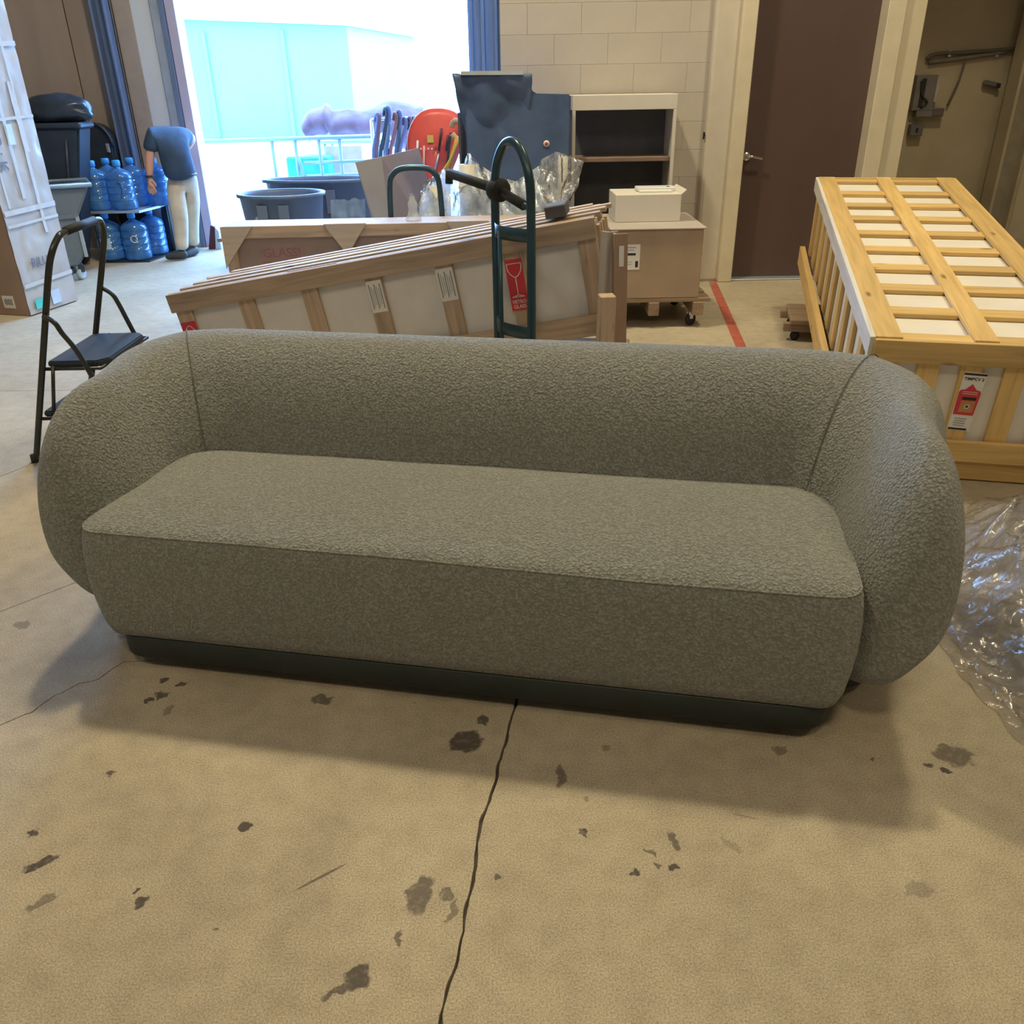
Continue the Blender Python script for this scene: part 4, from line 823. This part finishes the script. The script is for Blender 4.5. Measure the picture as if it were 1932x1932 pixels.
RM = mat('pale_rail', (.22, .30, .38), .45, .2, var=.05)
r0, r1 = PY(412, 268, Yl), PY(706, 257, Yl)
tube('top_rail', [Vector((r0.x-.6, Yl, r0.z)), r1, r1+Vector((.02, 0, -.03)), Vector((r1.x+.03, Yl, .3)), ], .024, RM, rg, 10)
for x in (512, 556, 601, 640, 703): p = PY(x, 262, Yl); tube('rail_post', [Vector((p.x, Yl, 0)), Vector((p.x, Yl, p.z))], .020, RM, rg, 10)
for y in (306, 331): a = PY(574, y+2, Yl); b_ = PY(703, y-3, Yl); tube('mid_rail', [a, b_], .02, RM, rg, 10)
tube('mid_rail', [PY(560, 290, Yl-.01), PY(575, 335, Yl-.01)], .018, RM, rg, 8)
mc = empty('draped_cart', (0, 0, 0), label='purple grey blankets draped over a cart outside behind the railing', cat='blankets')
Yd = 12.1
D1 = prof([(580, 222), (592, 210), (612, 206), (620, 196), (628, 212), (660, 208), (690, 212), (710, 206), (730, 194), (755, 196), (775, 200), (800, 205)], Yd)
def fd(u, v):
    x = D1[0][0]+(D1[-1][0]-D1[0][0])*u; z = np.interp(x, [p[0] for p in D1], [p[1] for p in D1]); zb = z-(.28 if u < .72 else .5)-.06*noise.noise(Vector((x*3, 0, 1)))
    nn = noise.noise(Vector((x*5, v*2, 3))); s_ = math.sin(math.pi*v)
    return Vector((x, Yd-.25*s_-.06*nn-.1, z*(1-v)+zb*v))
g_ = grid('blanket', fd, 50, 14, mat('purple_blanket', (.17, .085, .10), .9, var=.3, scale=5), mc); g_.modifiers.new('t', 'SOLIDIFY').thickness = .03
xx0, xx1 = D1[0][0]+.15, D1[-1][0]
box('cart_deck', (xx1-xx0, .6, .04), ((xx0+xx1)/2, Yd+.2, .82), STEEL, mc)
for a in (xx0+.05, (xx0+xx1)/2, xx1-.05):
    for b_ in (-.05, .45): tube('cart_leg', [(a, Yd+b_, 0), (a, Yd+b_, .82)], .02, RM, mc, 8)
box('pink_panel', (.45, .03, .55), (PY(650, 300, 11.2).x, 11.2, .55), mat('pink_panel', (.50, .34, .40), .6), mc); 
for s_ in (-.2, .2): box('panel_leg', (.03, .03, .3), (PY(650, 300, 11.2).x+s_, 11.2, .14), RM, mc)
aq = empty('aqua_bin', (0, 0, 0), label='aqua plastic bin on the yard behind the railing bars', cat='bin')
p = PY(590, 330, 11.1); box('bin_body', (.52, .4, .62), (p.x, 11.1, .42), mat('aqua_plastic', (.04, .34, .45), .5), aq, bev=.02); box('bin_base', (.5, .38, .1), (p.x, 11.1, .052), PLASG, aq)
# ------------------------------------------------------------------ left: tall wrapped box
k0 = PZ(58, 597); k1 = PZ(146, 568)
tall = empty('tall_carton', (k0.x, k0.y, 0), label='tall film-wrapped cardboard carton standing upright at the left edge', cat='box')
d1 = Vector((k1.x-k0.x, k1.y-k0.y, 0)); Lr = d1.length; d1.normalize(); d2 = Vector((-d1.y, d1.x, 0)).normalized()
if d2.x > 0: d2 = -d2
WRAP = mat('film_wrapped_card', (.50, .485, .47), .22, var=.10, scale=5, bump=.35, bscale=9, spec=.8)
Ht = 2.6; wd = 1.0
tall.rotation_euler = (0, 0, math.atan2(d1.y, d1.x))
box('carton', (Lr, wd, Ht), (Lr/2, wd/2, Ht/2), CARDD, tall, bev=.006)
def fw_(u, v):
    nn = noise.noise(Vector((u*3, v*14, 2)))+.6*noise.noise(Vector((u*9, v*30, 5)))
    return Vector((-.004+(Lr+.008)*u, -.010-.006*nn, .01+Ht*v))
w_ = grid('film_wrap', fw_, 24, 120, WRAP, tall); w_['label'] = 'crinkled clear film over the pale side'
TAPE = mat('glossy_tape', (.60, .63, .66), .12, var=.04)
for z, h in ((.20, .03), (.62, .02), (.70, .035), (1.30, .02), (1.75, .03)): 
    t_ = grid('tape_strip', lambda u, v, z=z, h=h: Vector((.0+Lr*u, -.021-.004*noise.noise(Vector((u*9, z*7, 1))), z+h*v+.02*u)), 20, 3, TAPE, tall)
for x, z0, z1, w in ((.05, .75, 2.2, .02), (.20, .80, 2.3, .03), (.33, .55, 1.55, .03), (.36, 1.1, 1.9, .02)):
    t_ = grid('tape_strip', lambda u, v, x=x, z0=z0, z1=z1, w=w: Vector((x+w*v+.004*noise.noise(Vector((u*20, x, 0))), -.021-.004*noise.noise(Vector((u*19, x*7, 1))), z0+(z1-z0)*u)), 24, 3, TAPE, tall)
lb1 = box('label', (.09, .002, .10), (.27, -.022, .09), mat('blue_white_label', (.55, .70, .90), .5), tall, bev=0); lb1['label'] = 'blue and white shipping label'
box('label', (.11, .002, .07), (.11, -.022, .075), mat('green_label', (.10, .62, .58), .5), tall, bev=0)
box('label', (.055, .002, .13), (.24, -.022, 1.22), mat('blue_white_label', (.55, .70, .90)), tall, bev=0)
text('lettering', 'R : K', .11, mat('marker_ink', (.18, .18, .24), .6), tall, (.10, -.024, 1.10), (math.pi/2, math.pi/2, 0), sx=1.0)
text('lettering', 'RILU', .09, mat('marker_ink', (.18, .18, .24), .6), tall, (.20, -.024, .36), (math.pi/2, 0, 0), sx=.9)
box('label', (.002, .10, .09), (-.003, .16, .10), PAPER, tall, bev=0); box('label', (.002, .06, .05), (-.003, .42, .26), mat('green_label', (.10, .62, .58)), tall, bev=0)
for q in range(6): box('text_line', (.001, .005, .05-.01*(q % 2)), (-.0044, .13+.012*q, .10), INK, tall, bev=0)
# ------------------------------------------------------------------ bins at left
tc_ = empty('tilt_cart', (-3.52, 7.62, 0), (0, 0, math.radians(28)), label='grey plastic wheeled tilt cart with flared rim behind the tall carton', cat='cart')
P = [(-.02, .76), (-1.40, .76), (-1.45, .12), (-.24, .12), (-.16, .22), (-.155, .52)]
prism('hopper', P, 0, .46, PLASG, tc_, bev=.018)
box('cavity_shade', (1.25, .38, .01), (-.75, .23, .762), PLASB, tc_, bev=0)  # dark plate on the closed hopper, stands for its shaded inside
tube('rim', [(0, -.02, .775), (-1.45, -.02, .775), (-1.45, .48, .775), (0, .48, .775)], .018, mat('pale_grey_rim', (.36, .42, .46), .3), tc_, 10, 0, True)
box('belt_rib', (1.25, .02, .03), (-.78, -.006, .53), PLASG, tc_); box('corner_rib', (.03, .03, .33), (-.165, -.004, .36), mat('pale_grey_rim', (.36, .42, .46)), tc_)
for (x, y) in ((-.235, .05), (-1.2, .05), (-.235, .42), (-1.2, .42)):
    lathe('caster', [(0, -.018), (.03, -.018), (.047, -.016), (.05, 0), (.047, .016), (.03, .018), (0, .018)], mat('pale_tread', (.45, .5, .5), .5), tc_, 20, (x, y, .05), (math.pi/2, 0, .9)); box('caster_fork', (.05, .05, .06), (x+.01, y, .095), PLASB, tc_)
bb = empty('wheelie_bin', (0, 8.05, 0), label='large black wheeled rubbish bin behind the grey tilt cart', cat='bin')
bl0, br0 = PY(72, 240, 8.1).x-.25, PY(152, 236, 8.1).x
zr = PY(120, 240, 8.1).z
prism('bin_body', [(bl0+.1, .12), (br0-.26, .12), (br0, zr), (bl0, zr)], 0, .25, PLASB, bb, bev=.02); box('rim', (br0-bl0+.05, .29, .05), ((bl0+br0)/2, .125, zr+.01), PLASB, bb, bev=.015)
tube('edge_line', [(br0-.13, -.01, zr-.1), (br0-.24, -.01, .5)], .012, PLASB, bb, 8)
for q in (bl0+.25, br0-.36): lathe('wheel', [(0, -.03), (.1, -.03), (.12, 0), (.1, .03), (0, .03)], RUBBER, bb, 18, (q, .18, .12), (math.pi/2, 0, 0)); box('stub_leg', (.05, .05, .14), (q, .06, .07), PLASB, bb)
def bag(name, c, r, seed, lab, m=None):
    bm = bmesh.new(); bmesh.ops.create_icosphere(bm, subdivisions=4, radius=1)
    for v in bm.verts:
        n = noise.noise(v.co*1.6+Vector((seed, 0, 0)))*.18+noise.noise(v.co*5+Vector((0, seed, 0)))*.06
        v.co = v.co*(1+n); v.co = Vector((v.co.x*r[0], v.co.y*r[1], max(-.75, v.co.z)*r[2]))
    me = bpy.data.meshes.new(name); bm.to_mesh(me); bm.free(); o = link(name, me, m or mat('bin_bag', (.03, .04, .055), .25, var=.2), None, c, (0, 0, 0), True); return tag(o, lab, 'bag')
cc = PY(125, 222, 8.35); bag('bin_bag', (cc.x-.03, 8.25, zr+.135), (.33, .17, .13), 3, 'black bin bag bulging on top of the large black wheeled bin')
b3_ = empty('lidded_bin', (0, 8.92, 0), label='black round-topped bin between the large black bin and the tan wall', cat='bin')
xa_, xb_ = PY(165, 240, 8.9).x, PY(213, 262, 8.95).x; zt_ = PY(195, 232, 8.95).z
pp = [(xa_-.15, 0.02), (xb_-.06, 0.02)]+[(xb_-.16+.16*math.cos(math.radians(a)), zt_-.2+.2*math.sin(math.radians(a))) for a in range(0, 91, 15)]+[(xa_-.15, zt_)]
prism('bin_body', pp, 0, .15, PLASB, b3_, bev=.015); tube('lid_edge', [(a, -.01, b_) for a, b_ in pp[2:]], .014, PLASB, b3_, 8)
box('handle_plate', (.03, .02, .08), (xb_-.05, -.01, zt_-.22), STEEL, b3_); box('base', (xb_-xa_, .16, .04), ((xa_+xb_)/2-.08, .08, .02), RUBBER, b3_)
# ------------------------------------------------------------------ water bottle rack
BW = mat('blue_water_bottle', (.10, .33, .72), .12, trans=.55, var=.25, scale=14, spec=.6, alpha=.92); CAPB = mat('blue_cap', (.05, .35, .85), .35)
rx0, rx1 = PY(176, 396, 8.31).x-.03, PY(262, 397, 8.31).x
zs = PY(220, 398, 8.31).z
rkk = empty('bottle_rack', (0, 0, 0), label='dark metal rack shelf holding blue water bottles beside the bending person', cat='rack')
xR = PY(303, 388, 8.7).x
prism('shelf', [(rx0, 8.31), (rx1, 8.31), (xR, 8.68), (xR, 8.87), (rx0, 8.87)], zs-.022, zs-.002, STEEL, rkk, 'z')
prism('shelf', [(rx0, 8.31), (rx1, 8.31), (xR, 8.68), (xR, 8.87), (rx0, 8.87)], .0, .012, BLACKM, rkk, 'z')
for (x, y) in ((rx0+.01, 8.33), (rx0+.01, 8.86), (xR-.015, 8.86)): tube('rack_post', [(x, y, 0), (x, y, zs-.01)], .012, BLACKM, rkk, 8)
box('back_mesh', (xR-rx0, .01, zs), ((xR+rx0)/2, 8.878, zs/2), BLACKM, rkk)
def bottle(h, lab, label_col=None, handle=False):
    t = empty('water_bottle', (0, 0, 0), label=lab, cat='bottle', group='blue water bottles on the rack')
    R_ = .121; b = h-.10
    prof_ = [(0, .0), (R_*.9, .0), (R_, .015)]
    for q in range(4):
        z = .03+q*(b-.08)/4; s_ = (b-.08)/4
        prof_ += [(R_, z), (R_, z+s_*.62), (R_*.955, z+s_*.74), (R_*.955, z+s_*.86), (R_, z+s_)]
    prof_ += [(R_, b-.045), (R_*.93, b-.015), (R_*.7, b+.01), (R_*.35, b+.03), (.028, b+.042), (.028, b+.075), (0, b+.076)]
    lathe('bottle_body', prof_, BW, t, 28); lathe('cap', [(0, b+.105), (.030, b+.105), (.036, b+.098), (.036, b+.055), (.030, b+.052)], CAPB, t, 18)
    return t
specs = []
for x, Yx in ((187, 8.44), (234, 8.44)): p = PY(x, 380, Yx); specs.append((p.x, Yx, zs, {187: 'blue water bottle, front left on the rack shelf', 234: 'blue water bottle with moulded handle, front right on the rack shelf'}[x]))
for x, Yx, lab in ((208, 8.71, 'blue water bottle, second row left on the rack shelf'), (253, 8.71, 'blue water bottle, second row middle on the rack shelf'), (297, 8.73, 'blue water bottle at the right end of the rack shelf')): p = PY(x, 350, Yx); specs.append((p.x, Yx, zs, lab))
for x, Yx, lab in ((206, 8.44, 'blue water bottle with pale label, floor level left'), (256, 8.44, 'blue water bottle with round mark, floor level right'), (290, 8.72, 'blue water bottle at floor level nearest the grey bin')): p = PZ(x, 482, 0); specs.append((PY(x, 450, Yx).x, Yx, .013, lab))
proto = bottle(.425, '')
for i, (x, y, z, lab) in enumerate(specs):
    o = proto if i == 0 else copy_tree(proto); o.location = (x, y, z); o['label'] = lab; o.rotation_euler = (0, 0, i*.7)
    if i == 5: l_ = grid('label', lambda u, v: Vector((.1225*math.cos(-2.2-i*.7+1.1*u), .1225*math.sin(-2.2-i*.7+1.1*u), .11+.10*v)), 10, 2, mat('pale_blue_label', (.45, .62, .82), .5), o)
    if i == 6:
        l_ = tube('round_mark', [Vector((.123*math.cos(-1.3-i*.7+.028/.121*math.cos(a)), .123*math.sin(-1.3-i*.7+.028/.121*math.cos(a)), .20+.03*math.sin(a))) for a in [k*math.pi/8 for k in range(16)]], .004, PAPER, o, 6, 0, True)
    if i == 1:
        l_ = tube('handle', [Vector((.126*math.cos(a-i*.7), .126*math.sin(a-i*.7), z_)) for a, z_ in ((-1.35, .25), (-1.15, .24), (-1.1, .17), (-1.25, .12))], .010, BW, o, 8, 4)
# grey bin behind the person
gbn = empty('grey_bin', (PY(318, 470, 9.03).x, 9.02, 0), label='plain grey cylindrical bin behind the bending person', cat='bin')
lathe('bin_body', [(0, .01), (.13, .01), (.14, .02), (.165, .50), (.175, .50), (.175, .53), (.16, .53), (.155, .03), (0, .03)], mat('light_grey_bin', (.30, .34, .40), .5), gbn, 28); lathe('base_ring', [(.12, 0), (.14, 0), (.14, .02), (.12, .02)], PLASG, gbn, 24)
# dark cooler box next to it, above
# ------------------------------------------------------------------ person
SK = mat('skin', (.60, .32, .23), .55, var=.05); SHIRT = mat('navy_shirt', (.035, .065, .115), .85, var=.2, scale=9, bump=.5, bscale=14); KHAKI = mat('khaki_cloth', (.60, .53, .42), .85, var=.12, scale=9, bump=.5, bscale=16); SHOE = mat('dark_shoe', (.045, .05, .06), .6, var=.15); HAIR = mat('dark_hair', (.03, .022, .018), .7)
person = empty('person', (-3.08, 8.45, 0), label='person in navy t-shirt and khaki trousers bending forward beside the water bottles', cat='person')
def skin(name, chains, m, lv=2, parent=person, root=0):
    V = []; E = []; Rr = []; idx = {}
    for ch in chains:
        prev = None
        for (p, r) in ch:
            key = tuple(round(c, 4) for c in p)
            if key not in idx: idx[key] = len(V); V.append(tuple(p)); Rr.append(r)
            k = idx[key]
            if prev is not None and prev != k: E.append((prev, k))
            prev = k
    me = bpy.data.meshes.new(name); me.from_pydata(V, E, []); o = bpy.data.objects.new(name, me); COL.objects.link(o)
    sk = o.modifiers.new('skin', 'SKIN'); sk.use_smooth_shade = True; sk.branch_smoothing = .6
    for i, v in enumerate(me.skin_vertices[0].data):
        r = Rr[i]; v.radius = r if isinstance(r, tuple) else (r, r); v.use_root = (i == root)
    sb_ = o.modifiers.new('sub', 'SUBSURF'); sb_.levels = lv; sb_.render_levels = lv
    bpy.context.view_layer.update(); me2 = bpy.data.meshes.new_from_object(o.evaluated_get(bpy.context.evaluated_depsgraph_get())); bpy.data.objects.remove(o)
    me2.materials.clear(); me2.materials.append(m); me2.name = name
    o = bpy.data.objects.new(name, me2); COL.objects.link(o); o.parent = parent; o.location = -Vector(parent.location)
    me2.polygons.foreach_set('use_smooth', [True]*len(me2.polygons)); return o
def Q(x, y, Y): return tuple(PY(x, y, Y))
pel = Q(344, 335, 8.50); wst = Q(338, 318, 8.46); rib_ = Q(326, 285, 8.44); che = Q(320, 262, 8.44); nk = Q(320, 250, 8.72); 
shL = Q(288, 250, 8.40); shR = Q(350, 252, 8.62); elL = Q(282, 300, 8.36); wrL = Q(282, 335, 8.32); elR = Q(362, 262, 8.78); wrR = Q(345, 290, 9.02)
hpL = Q(328, 348, 8.46); hpR = Q(360, 348, 8.56); knL = Q(340, 412, 8.44); knR = Q(360, 412, 8.60)
anL = (PZ(352, 487).x, 8.42, .09); anR = (PZ(372, 480).x, 8.63, .09)
fL = (anL[0]-.14, 8.38, .035); fR = (anR[0]-.05, 8.50, .035)
hd0 = Q(318, 272, 8.86); hd1 = Q(322, 296, 8.93)
hand = lambda w, d, s: None
wr = Vector(wrL); hv = Vector((.02, -.01, -1)).normalized()
palm = wr+hv*.05; pe = wr+hv*.085
fing = []
for i, (dx, ln) in enumerate(((-.027, .062), (-.009, .072), (.009, .066), (.025, .052))):
    b0 = pe+Vector((dx, -.003*i, .002)); f1 = b0+Vector((dx*.15+.004, -.004, -ln*.5)); f2 = f1+Vector((.010, .002, -ln*.45)); fing.append([(tuple(pe), .017), (tuple(b0), .0105), (tuple(f1), .009), (tuple(f2), .007)])
th0 = wr+hv*.025+Vector((.02, 0, 0)); fing.append([(tuple(wr+hv*.015), .018), (tuple(th0), .012), (tuple(th0+Vector((.022, -.004, -.03))), .010), (tuple(th0+Vector((.024, 0, -.055))), .008)])
body = [[(pel, .06), (wst, .06), (rib_, .06), (che, .055), (nk, .045), (hd0, .075), (hd1, .09)], [(che, .055), (tuple(Vector(che).lerp(Vector(shL), .5)-Vector((0, 0, .03))), .03), (shL, .036), (elL, .045), (tuple(Vector(elL).lerp(wr, .5)), .038), (tuple(wr), .026), (tuple(wr+hv*.015), .018), (tuple(palm), (.034, .016)), (tuple(pe), .017)], [(che, .055), (tuple(Vector(che).lerp(Vector(shR), .5)-Vector((0, 0, .03))), .03), (shR, .036), (elR, .045), (wrR, .03)],
        [(pel, .06), (hpL, .055), (knL, .055), (anL, .04)], [(pel, .06), (hpR, .055), (knR, .055), (anR, .04)]]+fing
skin('body', body, SK)
def lr(a, b, t): return tuple(Vector(a).lerp(Vector(b), t))
skin('shirt', [[(Q(342, 338, 8.49), (.156, .14)), (wst, (.158, .135)), (rib_, (.168, .145)), (che, (.150, .135)), (lr(che, nk, .75), .10)], [(che, (.15, .135)), (shL, .084), (lr(shL, elL, .45), .074), (lr(shL, elL, .75), .072)], [(che, (.15, .135)), (shR, .078), (lr(shR, elR, .7), .075)]], SHIRT)
skin('trousers', [[(Q(343, 325, 8.50), (.142, .125)), (pel, (.148, .14)), (hpL, .108), (knL, .082), (lr(knL, anL, .5), .072), (lr(knL, anL, 1.0), .066)], [(pel, (.148, .14)), (hpR, .108), (knR, .08), (lr(knR, anR, .5), .068), (lr(knR, anR, 1.0), .060)]], KHAKI, root=1)
for an_, f_ in ((anL, f_L := fL), (anR, fR)):
    d = (Vector(f_)-Vector(an_)); d.z = 0; d.normalize(); A0 = Vector((an_[0], an_[1], 0))
    skin('shoe', [[(tuple(A0-d*.05+Vector((0, 0, .048))), .046), (tuple(A0+d*.03+Vector((0, 0, .05))), .05), (tuple(A0+d*.10+Vector((0, 0, .04))), (.044, .036)), (tuple(A0+d*.17+Vector((0, 0, .032))), (.036, .03))], [(tuple(A0+d*.0+Vector((0, 0, .05))), .045), (tuple(A0+Vector((0, 0, .11))), .045)]], SHOE)
# head: hair + face details (turned away from the camera, looking down)
hc = Vector(hd1)
o_ = lathe('hair', [(0, .105), (.05, .098), (.085, .06), (.096, 0), (.085, -.05)], HAIR, person, 20, hc-person.location, (-.9, 0, .2))
for s_ in (-1, 1): lathe('ear', [(0, .008), (.014, .006), (.02, 0)], SK, person, 12, hc-person.location+Vector((s_*.092, .02, -.01)), (0, s_*math.pi/2, 0), sy=1.5)
fc = hc-person.location+Vector((-.02, .075, -.05))
lathe('nose', [(0, .03), (.012, .012), (.016, 0)], SK, person, 10, fc, (-2.2, 0, 0))
for s_ in (-1, 1): lathe('eye', [(0, .006), (.009, .004), (.011, 0)], mat('eye_white', (.7, .7, .7), .3), person, 12, fc+Vector((s_*.03, -.005, .03)), (-2.0, 0, 0))
box('mouth', (.045, .01, .008), fc+Vector((0, -.01, -.035)), mat('lips', (.42, .16, .14), .5), person, bev=.002)
lathe('watch', [(.031, -.01), (.036, -.008), (.036, .008), (.031, .01)], BLACKM, person, 20, wr-person.location+Vector((0, 0, .01)))
tube('belt', [Vector(Q(343, 329, 8.49))-person.location+Vector((.126*math.cos(a), .12*math.sin(a), 0)) for a in [k*math.pi/12 for k in range(24)]], .012, mat('belt', (.05, .035, .03), .5), person, 6, 0, True)
# ------------------------------------------------------------------ fittings on the recessed wall
Yw = 8.875
wf = empty('wall_pipe', (0, 0, 0), label='thin dark pipe running along the recessed wall above the yellow crate', cat='pipe')
tube('pipe', [PY(1748, 112, Yw), PY(1765, 102, Yw), PY(1830, 98, Yw), PY(1945, 90, Yw)], .016, mat('dark_pipe', (.12, .105, .09), .5), wf, 8, 3); tube('pipe', [PY(1752, 118, Yw+.01), PY(1830, 108, Yw+.01), PY(1900, 98, Yw+.01)], .02, mat('dark_pipe2', (.17, .15, .13), .5), wf, 8, 3)
for x in (1790, 1880): box('clamp', (.03, .05, .06), PY(x, 101, Yw+.02), STEEL, wf)
cn = empty('wall_conduit', (0, 0, 0), label='slim conduit running down to the switch boxes on the recessed wall', cat='conduit'); tube('conduit', [PY(1820, 118, Yw), PY(1810, 150, Yw), PY(1787, 200, Yw)], .010, mat('dark_pipe', (.12, .105, .09)), cn, 8, 3)
ec = empty('electrical_panel', tuple(PY(1742, 175, Yw-.02)), label='grey electrical panel box on the recessed wall right of the cream trim', cat='electrical box')
EG = mat('electrical_grey', (.17, .155, .15), .5, var=.15)
box('enclosure', (.20, .09, .30), (0, 0, 0), EG, ec); box('cover_edge', (.03, .10, .22), (.10, -.01, .03), mat('pale_metal', (.40, .38, .34), .4), ec); box('inner_strip', (.04, .01, .24), (-.03, -.05, 0), BLACKM, ec); tube('cable', [(-.06, -.05, .1), (-.04, -.07, -.02), (.03, -.06, -.08), (-.02, -.05, -.13)], .008, BLACKM, ec, 6, 3)
e2 = empty('junction_box', tuple(PY(1752, 212, Yw-.02)), label='wide low junction box below the electrical panel', cat='electrical box'); box('enclosure', (.26, .08, .075), (0, 0, 0), EG, e2); box('cover', (.10, .01, .06), (.07, -.044, 0), mat('brown_cover', (.13, .10, .10), .5), e2)
e3_ = empty('switch_box', tuple(PY(1727, 245, Yw-.02)), label='small square dark switch box, lowest beside the cream trim', cat='electrical box'); box('enclosure', (.12, .07, .10), (0, 0, 0), mat('switch_dark', (.13, .115, .13), .5), e3_); box('switch', (.02, .015, .035), (0, -.04, 0), BLACKM, e3_)
e4_ = empty('wall_bracket', tuple(PY(1870, 159, Yw-.01)), label='dark oblong bracket on the recessed wall near the steel post', cat='bracket'); box('bracket_plate', (.16, .05, .05), (0, 0, 0), mat('switch_dark', (.13, .115, .13), .5), e4_, (0, .2, 0), bev=.015); box('bracket_tab', (.04, .06, .04), (.06, 0, -.012), BLACKM, e4_)
# ------------------------------------------------------------------ plastic sheeting on the floor at right
FLM = film('floor_film', (.72, .70, .70), .62, .10)
EDGE_L = [(1.36, 1.25), (1.30, 1.45), (1.262, 1.66), (1.25, 1.90), (1.275, 2.10), (1.40, 2.42), (1.60, 2.72), (1.78, 2.93)]
EL = spline([(a, b_, 0) for a, b_ in EDGE_L], 8)
def fp(u, v):
    k = v*(len(EL)-1); i = min(len(EL)-2, int(k)); p = EL[i].lerp(EL[i+1], k-i)
    x = p.x+u*1.25; y = p.y+.12*u
    e = min(1, u*5, (1-u)*5+.05, v*6+.05, (1-v)*5+.05)
    ridg = (1-abs(noise.noise(Vector((x*4.5, y*4.5, .3))))*2.2)**2
    r2 = (1-abs(noise.noise(Vector((x*13, y*10, 5))))*2)**2
    z = .004+e*(.05+.10*ridg*min(1, u*3+.2)+.03*r2+.07*noise.noise(Vector((x*2, y*2, 7)))+.03)
    if u < .04: z = .004+.012*abs(noise.noise(Vector((x*20, y*20, 1))))
    return Vector((x+.02*noise.noise(Vector((y*12, 1, u))), y+.02*noise.noise(Vector((x*9, 4, v))), max(.003, z)))
pf = grid('plastic_sheeting', fp, 110, 150, FLM, None); tag(pf, 'crumpled clear plastic sheeting on the floor right of the sofa', 'plastic sheeting')
pf2 = grid('plastic_sheeting', lambda u, v: (lambda q: Vector((q.x+.06, q.y+.03, max(.002, q.z*.55-.0))))(fp(u*.9+.03, v*.95)), 70, 90, FLM, pf); pf2.name = 'inner_fold'
# floor debris: thin
for o in list(bpy.data.objects):
    if o.name.startswith('lamp_light'): o.data.use_shadow = True
